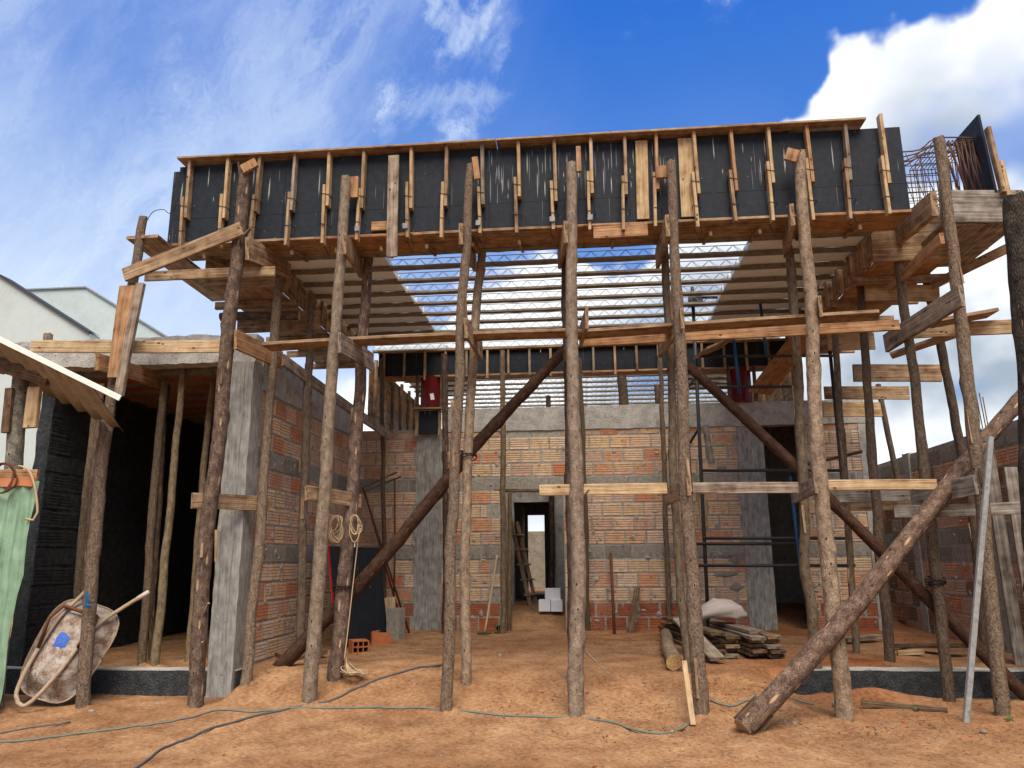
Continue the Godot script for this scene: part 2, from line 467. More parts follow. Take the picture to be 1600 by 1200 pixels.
# a box cast in rough concrete: faces in small cells pushed about a little, edges chipped
func rough_box(lo: Vector3, hi: Vector3, cell := 0.09, amp := 0.008) -> ArrayMesh:
	var st := begin(false)
	var mid := (lo + hi) * 0.5
	for axis in 3:
		var u := (axis + 1) % 3
		var v := (axis + 2) % 3
		for side in 2:
			st.set_smooth_group(1 + axis * 2 + side)
			var nu := maxi(1, int((hi[u] - lo[u]) / cell))
			var nv := maxi(1, int((hi[v] - lo[v]) / cell))
			for i in nu:
				for j in nv:
					var pts := []
					for k in [[0, 0], [1, 0], [1, 1], [0, 1]]:
						var p := Vector3.ZERO
						p[axis] = hi[axis] if side else lo[axis]
						p[u] = lerpf(lo[u], hi[u], float(i + k[0]) / nu)
						p[v] = lerpf(lo[v], hi[v], float(j + k[1]) / nv)
						var n := Vector3(bump.get_noise_3d(p.x * 5, p.y * 5, p.z * 5), bump.get_noise_3d(p.x * 5 + 50, p.y * 5, p.z * 5), bump.get_noise_3d(p.x * 5, p.y * 5 + 70, p.z * 5))
						pts.append(p + n * amp * 2.0)
					if side:
						quad(st, pts[0], pts[3], pts[2], pts[1])
					else:
						quad(st, pts[0], pts[1], pts[2], pts[3])
	return done(st)

# a bent round bar of constant thickness
func add_tube(st: SurfaceTool, pts: Array, r: float, sides := 6) -> void:
	var n := pts.size()
	var ref := Vector3.UP
	var rings := []
	for i in n:
		var t: Vector3 = (pts[mini(i + 1, n - 1)] - pts[maxi(i - 1, 0)]).normalized()
		if absf(t.dot(ref)) > 0.93:
			ref = Vector3.RIGHT if absf(t.x) < 0.8 else Vector3.BACK
		var a := t.cross(ref).normalized()
		var b := t.cross(a)
		ref = -b if i > 0 else ref
		ref = (ref - t * ref.dot(t)).normalized()
		a = t.cross(ref).normalized()
		b = t.cross(a)
		var ring := []
		for k in sides:
			var w := TAU * k / sides
			ring.append(pts[i] + (a * cos(w) + b * sin(w)) * r)
		rings.append(ring)
	for i in n - 1:
		for k in sides:
			var m := (k + 1) % sides
			quad(st, rings[i][k], rings[i + 1][k], rings[i + 1][m], rings[i][m])
	for k in range(1, sides - 1):
		vert(st, rings[0][0], Vector2.ZERO)
		vert(st, rings[0][k], Vector2.ZERO)
		vert(st, rings[0][k + 1], Vector2.ZERO)
		vert(st, rings[n - 1][0], Vector2.ZERO)
		vert(st, rings[n - 1][k + 1], Vector2.ZERO)
		vert(st, rings[n - 1][k], Vector2.ZERO)

func tube(pts: Array, r: float, sides := 6) -> ArrayMesh:
	var st := begin(false)
	add_tube(st, pts, r, sides)
	return done(st)

func smooth_path(pts: Array, step: float) -> Array:
	var out := []
	for i in pts.size() - 1:
		var p0: Vector3 = pts[maxi(i - 1, 0)]
		var p1: Vector3 = pts[i]
		var p2: Vector3 = pts[i + 1]
		var p3: Vector3 = pts[mini(i + 2, pts.size() - 1)]
		var n := maxi(1, int(p1.distance_to(p2) / step))
		for k in n:
			out.append(p1.cubic_interpolate(p2, p0, p3, float(k) / n))
	out.append(pts[-1])
	return out

# a natural round log: tapers, wavers, is never quite round
func log_mesh(pts: Array, r0: float, r1: float, seed_: int, wobble := 1.0) -> ArrayMesh:
	var path := smooth_path(pts, 0.07)
	var n := path.size()
	var sides := 14
	var st := begin(false)
	var rings := []
	var run := 0.0
	var along := []
	var ref := Vector3.BACK
	for i in n:
		if i > 0:
			run += path[i].distance_to(path[i - 1])
		along.append(run)
	for i in n:
		var t: Vector3 = (path[mini(i + 1, n - 1)] - path[maxi(i - 1, 0)]).normalized()
		ref = (ref - t * ref.dot(t)).normalized()
		var a := t.cross(ref).normalized()
		var s: float = along[i]
		var f := s / run
		var o := Vector3(bump.get_noise_2d(s * 0.8, seed_ * 3.1), 0, bump.get_noise_2d(s * 0.8 + 40.0, seed_ * 3.1)) * 0.018 * wobble
		var ring := []
		for k in sides:
			var w := TAU * k / sides
			var d := a * cos(w) + ref * sin(w)
			var r := lerpf(r0, r1, f)
			r *= 1.0 + 0.10 * bump.get_noise_3d(cos(w) * 0.9 + seed_, s * 2.2, sin(w) * 0.9) + 0.07 * bump.get_noise_3d(cos(w) * 2.2 + seed_, s * 7.0, sin(w) * 2.2)
			if i == 0 or i == n - 1:
				r *= 0.97
			var along_end := t * (r0 * 0.35 * bump.get_noise_2d(w, seed_ * 1.7)) if i == n - 1 else Vector3.ZERO
			ring.append(path[i] + o + d * r + along_end)
		rings.append(ring)
	# swollen knots
	var rk := RandomNumberGenerator.new()
	rk.seed = seed_ * 11 + 5
	for kk in int(run * 2.6):
		var sk := rk.randf_range(0.1, run)
		var ak := rk.randf() * TAU
		var big := rk.randf_range(0.12, 0.3)
		for i in n:
			var ds: float = (along[i] - sk) / 0.055
			if absf(ds) < 2.2:
				for k in sides:
					var da := wrapf(TAU * k / sides - ak, -PI, PI) / 0.5
					var out_: Vector3 = rings[i][k] - path[i]
					rings[i][k] += out_ * big * exp(-ds * ds - da * da)
	var off := fposmod(seed_ * 0.377, 1.0)
	for i in n - 1:
		for k in sides:
			var m := (k + 1) % sides
			var v0: float = along[i] / 1.9 + off
			var v1: float = along[i + 1] / 1.9 + off
			var u0 := float(k) / sides
			var u1 := float(k + 1) / sides
			quad(st, rings[i][k], rings[i + 1][k], rings[i + 1][m], rings[i][m], Vector2(u0, v0), Vector2(u0, v1), Vector2(u1, v1), Vector2(u1, v0))
	st.generate_normals()
	var mesh := st.commit()
	var cap := begin()
	for e in 2:
		var ring: Array = rings[0 if e == 0 else n - 1]
		var mid: Vector3 = Vector3.ZERO
		for p in ring:
			mid += p / sides
		for k in sides:
			var m := (k + 1) % sides
			vert(cap, mid, Vector2(0.5, 0.5))
			var ua := Vector2(0.5 + 0.5 * cos(TAU * k / sides), 0.5 + 0.5 * sin(TAU * k / sides))
			var ub := Vector2(0.5 + 0.5 * cos(TAU * m / sides), 0.5 + 0.5 * sin(TAU * m / sides))
			vert(cap, ring[k] if e == 0 else ring[m], ua)
			vert(cap, ring[m] if e == 0 else ring[k], ub)
	cap.generate_normals()
	cap.commit(mesh)
	return mesh

func log_piece(called: String, pts: Array, r0: float, r1: float, kind: String, seed_: int, parent: Node = null, wobble := 1.0) -> MeshInstance3D:
	var base: Vector3 = pts[0]
	var rel := []
	for p in pts:
		rel.append(p - base)
	var o := obj(called, log_mesh(rel, r0, r1, seed_, wobble), null, parent)
	o.position = base
	o.material_override = null
	# every log has a tone of its own
	var own: StandardMaterial3D = M["log_" + kind].duplicate()
	var k := 0.80 + 0.28 * fposmod(seed_ * 0.618, 1.0)
	own.albedo_color = Color(k, k * (0.985 + 0.02 * fposmod(seed_ * 0.37, 1.0)), k * (0.96 + 0.05 * fposmod(seed_ * 0.77, 1.0))) if parent == null else Color.WHITE
	o.set_surface_override_material(0, own)
	o.set_surface_override_material(1, M["log_end"])
	return o

# a sawn board from a to b: width w, thickness t; way "v" stands on edge, "f" lies flat, "n" hangs or leans with its face to the front
func board_mesh(l: float, w: float, t: float, seed_: int, bow := 1.0) -> ArrayMesh:
	var c := minf(0.004, t * 0.2)
	var hw := w * 0.5
	var ht := t * 0.5
	var sec := [Vector2(-hw + c, ht), Vector2(hw - c, ht), Vector2(hw, ht - c), Vector2(hw, -ht + c), Vector2(hw - c, -ht), Vector2(-hw + c, -ht), Vector2(-hw, -ht + c), Vector2(-hw, ht - c)]
	var n := clampi(int(l / 0.3), 1, 14)
	var st := begin()
	var r := RandomNumberGenerator.new()
	r.seed = seed_ * 7 + 3
	var b1 := r.randf_range(-0.006, 0.006) * l * bow
	var b2 := r.randf_range(-0.008, 0.008) * l * bow
	var tw := r.randf_range(-0.02, 0.02) * bow
	var skew := r.randf_range(-0.03, 0.03) * bow
	var off := Vector2(r.randf(), r.randf())
	var rings := []
	for i in n + 1:
		var f := float(i) / n
		var k := 4.0 * f * (1.0 - f)
		var ring := []
		for q in sec:
			var p: Vector2 = q.rotated(tw * (f - 0.5))
			var ragged := 0.0025 * bump.get_noise_2d(f * l * 6.0 + p.x * 9.0, seed_ * 2.3 + p.y * 30.0)
			ring.append(Vector3(f * l + (skew * p.x * 4.0 if i == 0 or i == n else 0.0) * w, p.x + b1 * k + ragged, p.y + b2 * k))
		rings.append(ring)
	var walk := [0.0]
	for k in 8:
		walk.append(walk[-1] + sec[k].distance_to(sec[(k + 1) % 8]))
	for i in n:
		for k in 8:
			var m := (k + 1) % 8
			var v0 := off.y + i * l / n / 1.7
			var v1 := off.y + (i + 1) * l / n / 1.7
			var u0: float = off.x + walk[k] / 0.42
			var u1: float = off.x + walk[k + 1] / 0.42
			quad(st, rings[i][k], rings[i][m], rings[i + 1][m], rings[i + 1][k], Vector2(u0, v0), Vector2(u1, v0), Vector2(u1, v1), Vector2(u0, v1))
	for e in 2:
		var ring: Array = rings[0 if e == 0 else n]
		for k in range(1, 7):
			var a := Vector2(sec[0].x, sec[0].y) / 0.5
			vert(st, ring[0], a)
			vert(st, ring[k + 1] if e == 0 else ring[k], sec[k] / 0.5)
			vert(st, ring[k] if e == 0 else ring[k + 1], sec[k + 1] / 0.5)
	return done(st)

func board(called: String, a: Vector3, b: Vector3, w: float, t: float, way: String, kind: String, seed_: int, parent: Node = null, bow := 1.0) -> MeshInstance3D:
	var x := (b - a).normalized()
	var y := Vector3.UP
	if way == "f":
		y = Vector3.BACK if absf(x.z) < 0.7 else Vector3.RIGHT
	elif way == "n":
		y = Vector3.RIGHT
	elif way == "s":
		y = Vector3.BACK
	y = (y - x * y.dot(x)).normalized()
	var o := obj(called, board_mesh(a.distance_to(b), w, t, seed_, bow), M["board_" + kind], parent)
	o.transform = Transform3D(Basis(x, y, x.cross(y)), a)
	return o

func height(x: float, z: float) -> float:
	var yard := 0.11 * smoothstep(5.6, 7.5, -z)
	var fl := 0.335 + 0.06 * clampf((-z - 7.8) / 3.8, 0.0, 1.0) + 0.27 * smoothstep(11.75, 13.0, -z) * smoothstep(-6.0, -5.0, x) * (1.0 - smoothstep(4.0, 5.0, x))
	var mid := smoothstep(-3.5, -3.3, x) * (1.0 - smoothstep(1.5, 2.0, x))
	var rampy := yard + (fl - yard) * smoothstep(6.9, 8.0, -z)
	var side := yard if z > (-7.8 if x < 0.0 else -8.05) else fl
	return mid * rampy + (1.0 - mid) * side

# ---------------------------------------------------------------- ground
func grid_line(lo: float, hi: float, fine: float, far: float) -> Array:
	var out := []
	var step := fine
	var x := lo
	var before := []
	while x > -far:
		step *= 1.35
		x -= step
		before.append(x)
	before.reverse()
	out.append_array(before)
	x = lo
	while x < hi:
		out.append(x)
		x += fine
	step = fine
	while x < far:
		out.append(x)
		step *= 1.35
		x += step
	return out

func build_ground() -> void:
	var xs := grid_line(-6.2, 4.9, 0.045, 600.0)
	var zs := grid_line(-12.2, -4.6, 0.045, 600.0)
	var st := begin(false)
	var patch := FastNoiseLite.new()
	patch.seed = 17
	patch.frequency = 0.5
	patch.fractal_octaves = 4
	var feet := []
	for p in post_table():
		var q: Vector3 = p[3][0]
		if q.y < 0.5 and q.z < -6.0 and q.z > -9.0:
			feet.append(q)
	var steps := []
	var r := RandomNumberGenerator.new()
	r.seed = 61
	for i in 110:
		steps.append([r.randf_range(-4.6, 4.0), r.randf_range(-10.5, -4.8), r.randf() * TAU])
	var pts := []
	var cols := []
	for z in zs:
		for x in xs:
			var y := height(x, z)
			var near := 1.0 if absf(x) < 8.0 and z > -13.0 and z < -1.0 else 0.4
			y += near * (0.016 * bump.get_noise_2d(x * 1.4, z * 1.4) + 0.007 * bump.get_noise_2d(x * 5.5 + 30.0, z * 5.5))
			if near > 0.9:
				for q in feet:
					var d2: float = (x - q.x) * (x - q.x) + (z - q.z) * (z - q.z)
					if d2 < 0.12:
						y += 0.03 * exp(-d2 / 0.014) * (0.9 + 1.2 * bump.get_noise_2d(x * 9.0, z * 9.0))
				for q in steps:
					var dx: float = x - q[0]
					var dz: float = z - q[1]
					if absf(dx) < 0.25 and absf(dz) < 0.25:
						var a: float = dx * cos(q[2]) + dz * sin(q[2])
						var e: float = dz * cos(q[2]) - dx * sin(q[2])
						var w_ := a * a / 0.0196 + e * e / 0.0030
						y -= 0.016 * exp(-w_ * w_) - 0.002 * exp(-(w_ - 2.2) * (w_ - 2.2))
			# dug hole beside a post, heaped red spoil at the strip
			y -= 0.10 * exp(-(pow((x - 1.17) / 0.16, 2.0) + pow((z + 7.62) / 0.10, 2.0)))
			y -= 0.08 * exp(-(pow((x + 1.43) / 0.13, 2.0) + pow((z + 11.2) / 0.10, 2.0)))
			if z > -8.05:
				y += 0.10 * exp(-(pow((x - 2.55) / 0.42, 2.0) + pow((z + 7.85) / 0.16, 2.0)))
			pts.append(Vector3(x, y, z))
			var t := patch.get_noise_2d(x * 0.7, z * 0.7)
			var c := Color(0.66, 0.60, 0.56).lerp(Color(0.80, 0.78, 0.765), clampf(0.5 + 1.3 * t, 0.0, 1.0))
			var red := clampf(0.6 + 1.6 * patch.get_noise_2d(x * 1.3 + 20.0, z * 1.3), 0.0, 1.0)
			var spoil := exp(-(pow((x - 2.6) / 0.9, 2.0) + pow((z + 8.3) / 0.8, 2.0)))
			var rear := smoothstep(9.3, 11.0, -z) * smoothstep(-1.0, 0.6, x) * red
			c = c.lerp(Color(0.66, 0.42, 0.32), clampf(maxf(spoil * (0.4 + red), 0.75 * rear), 0.0, 0.95))
			var sand := exp(-(pow((x + 2.1) / 0.55, 2.0) + pow((z + 9.2) / 0.35, 2.0))) * (0.5 + 1.2 * patch.get_noise_2d(x * 5.0, z * 5.0))
			c = c.lerp(Color(0.93, 0.94, 0.86), clampf(sand, 0.0, 0.8))
			var damp := smoothstep(0.12, 0.35, patch.get_noise_2d(x * 1.1 - 40.0, z * 2.4)) * (0.6 + 0.8 * bump.get_noise_2d(x * 7.0, z * 7.0))
			c = c.lerp(Color(0.52, 0.46, 0.43), clampf(damp * 0.75, 0.0, 0.75))
			cols.append(c)
	var w := xs.size()
	for j in zs.size() - 1:
		for i in w - 1:
			var ids := [j * w + i, j * w + i + 1, (j + 1) * w + i + 1, (j + 1) * w + i]
			for k in [0, 1, 2, 0, 2, 3]:
				var p: Vector3 = pts[ids[k]]
				st.set_color(cols[ids[k]])
				st.set_uv(Vector2(p.x, p.z))
				st.add_vertex(p)
	setting("ground", done(st), M["earth"])

# ---------------------------------------------------------------- masonry
func brick_mesh(l: float, h: float, scored: bool) -> ArrayMesh:
	var key := "%.2f %.3f %s" % [l, h, scored]
	if brick_cache.has(key):
		return brick_cache[key]
	var d := 0.05
	var prof := [Vector2(h, -d), Vector2(h, -0.003), Vector2(h - 0.003, 0.0)]
	if scored:
		var n := 5
		for i in n:
			var y1 := h - 0.003 - (h - 0.006) * (i + 0.66) / n
			var y2 := h - 0.003 - (h - 0.006) * (i + 1.0) / n
			prof.append(Vector2(y1, 0.0))
			if i < n - 1:
				prof.append(Vector2(y1 - 0.0015, -0.009))
				prof.append(Vector2(y2 + 0.0015, -0.009))
				prof.append(Vector2(y2, 0.0))
	prof.append(Vector2(0.003, 0.0))
	prof.append(Vector2(0.0, -0.003))
	prof.append(Vector2(0.0, -d))
	var st := begin()
	for i in prof.size() - 1:
		var a: Vector2 = prof[i]
		var b: Vector2 = prof[i + 1]
		quad(st, Vector3(0, a.x, a.y), Vector3(l, a.x, a.y), Vector3(l, b.x, b.y), Vector3(0, b.x, b.y))
	quad(st, Vector3(0, h, -d), Vector3(0, h, -0.003), Vector3(0, 0, -0.003), Vector3(0, 0, -d))
	quad(st, Vector3(l, h, -0.003), Vector3(l, h, -d), Vector3(l, 0, -d), Vector3(l, 0, -0.003))
	brick_cache[key] = done(st)
	return brick_cache[key]

# fill [a, b] minus the holes that cross this course
func free_runs(a: float, b: float, y0: float, y1: float, holes: Array) -> Array:
	var runs := [[a, b]]
	for h in holes:
		if h[3] <= y0 + 0.02 or h[2] >= y1 - 0.02:
			continue
		var next := []
		for r in runs:
			if h[0] > r[0] + 0.01 and h[0] < r[1]:
				next.append([r[0], h[0]])
			if h[1] < r[1] - 0.01 and h[1] > r[0]:
				next.append([h[1], r[1]])
			if h[1] <= r[0] or h[0] >= r[1]:
				next.append(r)
		runs = next
	return runs

func lay_bricks(parent: Node, o: Vector3, u: Vector3, n: Vector3, l: float, rows: int, pitch: float, holes: Array, block_rows: Array, red_rows: int, seed_: int, brown := false, paint: Material = null) -> void:
	var r := RandomNumberGenerator.new()
	r.seed = seed_
	var basis_ := Basis(u, Vector3.UP, n)
	for row in rows:
		var y := row * pitch
		var blocky := row in block_rows
		var len_ := 0.405 if blocky else 0.305
		var joint := r.randf_range(0.022, 0.032)
		for run in free_runs(0.0, l, y, y + pitch, holes):
			var x: float = run[0] - (len_ * 0.5 if row % 2 else 0.0) - r.randf_range(0.0, 0.05)
			while x < run[1] - 0.03:
				var x0 := maxf(x, run[0]) + joint * 0.5
				var x1 := minf(x + len_, run[1]) - joint * 0.5
				x += len_ + r.randf_range(-0.004, 0.006)
				if x1 - x0 < 0.04:
					continue
				var hh := pitch - joint - r.randf_range(0.0, 0.006)
				var mat: Material = M["block"] if r.randf() < 0.7 else M["block_dark"]
				if not blocky:
					mat = M["clay_%d" % r.randi_range(0, 7)]
					if row < red_rows:
						mat = M["clay_red_%d" % r.randi_range(0, 1)]
					elif brown:
						mat = M["clay_brown"] if r.randf() < 0.3 else M["clay_%d" % ([2, 4, 7][r.randi_range(0, 2)])]
				if paint:
					mat = paint
				var b := obj("block" if blocky else "brick", brick_mesh(snappedf(x1 - x0, 0.01), snappedf(hh, 0.002), not blocky), mat, parent)
				var tilt := Basis(n, r.randf_range(-0.012, 0.012))
				b.transform = Transform3D(tilt * basis_, o + u * x0 + Vector3.UP * (y + joint * 0.5) + n * r.randf_range(-0.001, 0.007))

# a trowel smear of mortar: an uneven flat lump
func smear_mesh(rx: float, ry: float, seed_: int) -> ArrayMesh:
	var st := begin(false)
	var n := 11
	var rim := []
	for k in n:
		var a := TAU * k / n
		var f := 0.7 + 0.6 * absf(bump.get_noise_2d(k * 1.7, seed_ * 5.3)) * 2.0
		rim.append(Vector3(cos(a) * rx * f, sin(a) * ry * f, 0.0))
	for k in n:
		var m := (k + 1) % n
		vert(st, Vector3(0, 0, 0.012), Vector2.ZERO)
		vert(st, rim[m] * 0.6 + Vector3(0, 0, 0.010), Vector2.ZERO)
		vert(st, rim[k] * 0.6 + Vector3(0, 0, 0.010), Vector2.ZERO)
		quad(st, rim[k] * 0.6 + Vector3(0, 0, 0.010), rim[m] * 0.6 + Vector3(0, 0, 0.010), rim[m], rim[k])
	return done(st)

func smears(parent: Node, o: Vector3, u: Vector3, n: Vector3, l: float, h: float, holes: Array, count: int, seed_: int) -> void:
	var r := RandomNumberGenerator.new()
	r.seed = seed_
	for i in count:
		var x := r.randf_range(0.1, l - 0.1)
		var y := r.randf_range(0.1, h - 0.1)
		if free_runs(x - 0.06, x + 0.06, y - 0.08, y + 0.08, holes).size() != 1:
			continue
		var s := obj("mortar_smear", smear_mesh(r.randf_range(0.015, 0.045), r.randf_range(0.012, 0.05), seed_ + i), M["mortar"], parent)
		s.transform = Transform3D(Basis(u, Vector3.UP, n), o + u * x + Vector3.UP * y + n * 0.002)

func core(parent: Node, o: Vector3, u: Vector3, n: Vector3, rects: Array, deep := 0.13) -> void:
	for q in rects:
		var m := obj("mortar_bed", box(Vector3(q[0], q[2], -deep), Vector3(q[1], q[3], -0.004)), M["mortar"], parent)
		m.transform = Transform3D(Basis(u, Vector3.UP, n), o)

func build_walls() -> void:
	# rear wall with the doorway, a second tall opening and two concrete piers
	var w := thing("back_wall", "hollow clay brick wall with a doorway under the second black beam", "wall", Vector3(-3.5, 0.38, -11.6))
	var o := Vector3.ZERO
	var holes := [[2.22, 3.16, -1.0, 2.03], [0.93, 1.32, -1.0, 4.0], [5.76, 6.12, -1.0, 4.0], [6.12, 6.63, -1.0, 2.83], [2.06, 2.23, 0.81, 1.0], [2.04, 2.23, 0.4, 0.6], [2.02, 2.23, 1.62, 1.8]]
	core(w, o, Vector3.RIGHT, Vector3.BACK, [[0.0, 2.22, -0.3, 2.98], [2.22, 3.16, 2.03, 2.98], [3.16, 6.12, -0.3, 2.98], [6.63, 7.62, -0.3, 2.98]])
	lay_bricks(w, o, Vector3.RIGHT, Vector3.BACK, 7.6, 14, 0.2025, holes, [5, 10], 2, 101)
	lay_bricks(w, o + Vector3(0, 14 * 0.2025, 0), Vector3.RIGHT, Vector3.BACK, 7.6, 1, 0.1, holes, [], 0, 102)
	smears(w, o, Vector3.RIGHT, Vector3.BACK, 7.6, 2.8, holes, 190, 103)
	for q in [[5.55, 1.05, 0.16, 0.06], [5.62, 1.0, 0.1, 0.11], [5.45, 0.78, 0.2, 0.05], [5.6, 0.6, 0.09, 0.08], [2.02, 1.12, 0.05, 0.09], [1.5, 1.62, 0.07, 0.1], [1.42, 0.6, 0.06, 0.12], [5.66, 0.25, 0.08, 0.1], [5.5, 2.3, 0.1, 0.04], [3.24, 1.2, 0.05, 0.12]]:
		var sm := obj("mortar_smear", smear_mesh(q[2], q[3], int(q[0] * 37)), M["block_dark"], w)
		sm.position = Vector3(q[0], q[1], 0.003)
	obj("pier", rough_box(Vector3(0.92, -0.3, -0.16), Vector3(1.33, 2.98, 0.012), 0.05, 0.012), M["marked_concrete"], w)
	obj("pier", rough_box(Vector3(5.75, -0.3, -0.16), Vector3(6.13, 2.86, 0.014), 0.08, 0.005), M["marked_concrete"], w)
	obj("ring_beam", rough_box(Vector3(1.35, 2.93, -0.15), Vector3(7.62, 3.29, 0.018), 0.1, 0.007), M["concrete"], w)
	obj("end_pier", rough_box(Vector3(7.5, -0.3, -0.16), Vector3(7.66, 2.92, 0.016), 0.1, 0.006), M["concrete"], w)
	var lintel := board("door_head", Vector3(2.2, 2.02, -0.06), Vector3(3.18, 2.02, -0.06), 0.16, 0.03, "f", "dark", 401, w, 0.3)
	lintel.position.y += 0.0
	board("form_strip", Vector3(5.3, 2.95, 0.03), Vector3(5.36, 2.38, 0.03), 0.09, 0.025, "n", "weather", 402, w, 0.4)
	board("form_strip", Vector3(5.18, 2.1, 0.03), Vector3(5.2, 1.45, 0.03), 0.11, 0.025, "n", "new", 403, w, 0.4)
	# side wall running back from the corner column
	var s := thing("side_wall", "hollow clay brick side wall with two grey block courses beside the corner column", "wall", Vector3(-3.5, 0.36, -7.9))
	core(s, o, Vector3.FORWARD, Vector3.RIGHT, [[0.0, 3.69, -0.3, 3.0]])
	lay_bricks(s, o, Vector3.FORWARD, Vector3.RIGHT, 3.68, 14, 0.2025, [], [5, 10], 0, 111)
	smears(s, o, Vector3.FORWARD, Vector3.RIGHT, 3.6, 2.8, [], 100, 113)
	obj("ring_beam", rough_box(Vector3(-0.15, 2.86, -3.69), Vector3(0.016, 3.2, 0.0), 0.1, 0.008), M["concrete"], s)
	var c := thing("corner_column", "tall board-marked concrete column at the corner of the annex", "column", Vector3(-3.6, 0.34, -7.76))
	obj("shaft", rough_box(Vector3(-0.14, -0.25, -0.15), Vector3(0.12, 3.13, 0.12), 0.07, 0.006), M["marked_concrete"], c)
	obj("form_ridge", rough_box(Vector3(0.0, -0.02, 0.12), Vector3(0.03, 3.1, 0.127), 0.05, 0.004), M["marked_concrete"], c)

func build_annex() -> void:
	var a := thing("annex_lintel", "long grey concrete lintel with a crumbling top edge over the dark annex", "lintel", Vector3(-3.48, 3.45, -7.7))
	obj("beam", rough_box(Vector3(-3.1, 0.03, -0.2), Vector3(-0.01, 0.34, 0.02), 0.08, 0.012), M["concrete"], a)
	var st := thing("foundation_strip", "bitumen black foundation strip below the annex, earth on its top", "foundation", Vector3(-4.9, 0.0, -7.78))
	obj("strip", rough_box(Vector3(-1.6, -0.2, -0.1), Vector3(1.44, 0.342, 0.085), 0.1, 0.006), M["bitumen"], st)
	obj("bare_top", rough_box(Vector3(-1.6, 0.343, -0.098), Vector3(1.44, 0.352, 0.083), 0.1, 0.003), M["concrete"], st)
	var wl := thing("annex_wall", "rough wall painted with black bitumen inside the annex", "wall", Vector3(-5.88, 0.34, -7.9))
	obj("face", rough_box(Vector3(-0.16, -0.3, -3.72), Vector3(-0.006, 3.12, 0.0), 0.06, 0.008), M["bitumen"], wl)
	lay_bricks(wl, Vector3.ZERO, Vector3.FORWARD, Vector3.RIGHT, 3.68, 15, 0.2025, [], [5, 10], 0, 131, false, M["bitumen"])
	var bk := thing("annex_rear_wall", "bitumen painted wall closing the rear of the annex", "wall", Vector3(-4.7, 0.34, -11.62))
	obj("face", rough_box(Vector3(-1.2, -0.3, -0.12), Vector3(1.05, 3.12, 0.0), 0.1, 0.01), M["bitumen"], bk)
	var sl := thing("annex_slab", "clay block ceiling of the annex seen from below", "ceiling", Vector3(-4.7, 3.46, -9.7))
	obj("topping", box(Vector3(-1.5, 0.09, -2.1), Vector3(1.08, 0.24, 1.8)), M["concrete"], sl)
	for i in 9:
		var z := 1.62 - i * 0.42
		obj("joist", box(Vector3(-1.2, -0.02, z - 0.055), Vector3(1.04, 0.05, z + 0.055)), M["joist"], sl)
		for k in 6:
			obj("clay_block", box(Vector3(-1.19 + k * 0.375, 0.0, z - 0.36), Vector3(-1.19 + k * 0.375 + 0.365, 0.085, z - 0.06)), M["clay_red_1"] if (i + k) % 3 else M["clay_red_0"], sl)
	var f2 := thing("foundation_strip", "black foundation strip behind the heap of red soil", "foundation", Vector3(3.2, 0.0, -8.08))
	obj("strip", rough_box(Vector3(-1.3, -0.2, -0.1), Vector3(1.6, 0.344, 0.12), 0.1, 0.006), M["bitumen"], f2)
	obj("bare_top", rough_box(Vector3(-1.3, 0.345, -0.098), Vector3(1.6, 0.354, 0.117), 0.1, 0.003), M["concrete"], f2)

func build_boundary() -> void:
	var w := thing("boundary_wall", "dark stained brick boundary wall with a grey block top course", "wall", Vector3(4.56, 0.3, -13.0))
	var o := Vector3.ZERO
	core(w, o, Vector3.BACK, Vector3.LEFT, [[0.0, 7.6, -0.5, 2.5]])
	lay_bricks(w, o, Vector3.BACK, Vector3.LEFT, 7.6, 12, 0.205, [], [5, 6, 11], 0, 121, true)
	smears(w, o, Vector3.BACK, Vector3.LEFT, 7.5, 2.4, [], 60, 122)
	for z in [1.6, 3.7, 5.8]:
		obj("pier", rough_box(Vector3(-0.02, -0.4, z - 0.1), Vector3(0.14, 2.52, z + 0.1), 0.1, 0.008), M["mortar"], w)
	for z in [3.62, 3.68, 3.75, 3.8]:
		obj("starter_bar", tube([Vector3(0.06, 2.4, z), Vector3(0.05 - 0.02 * sin(z * 9.0), 2.95 + 0.06 * sin(z * 31.0), z)], 0.006, 5), M["rebar"], w)

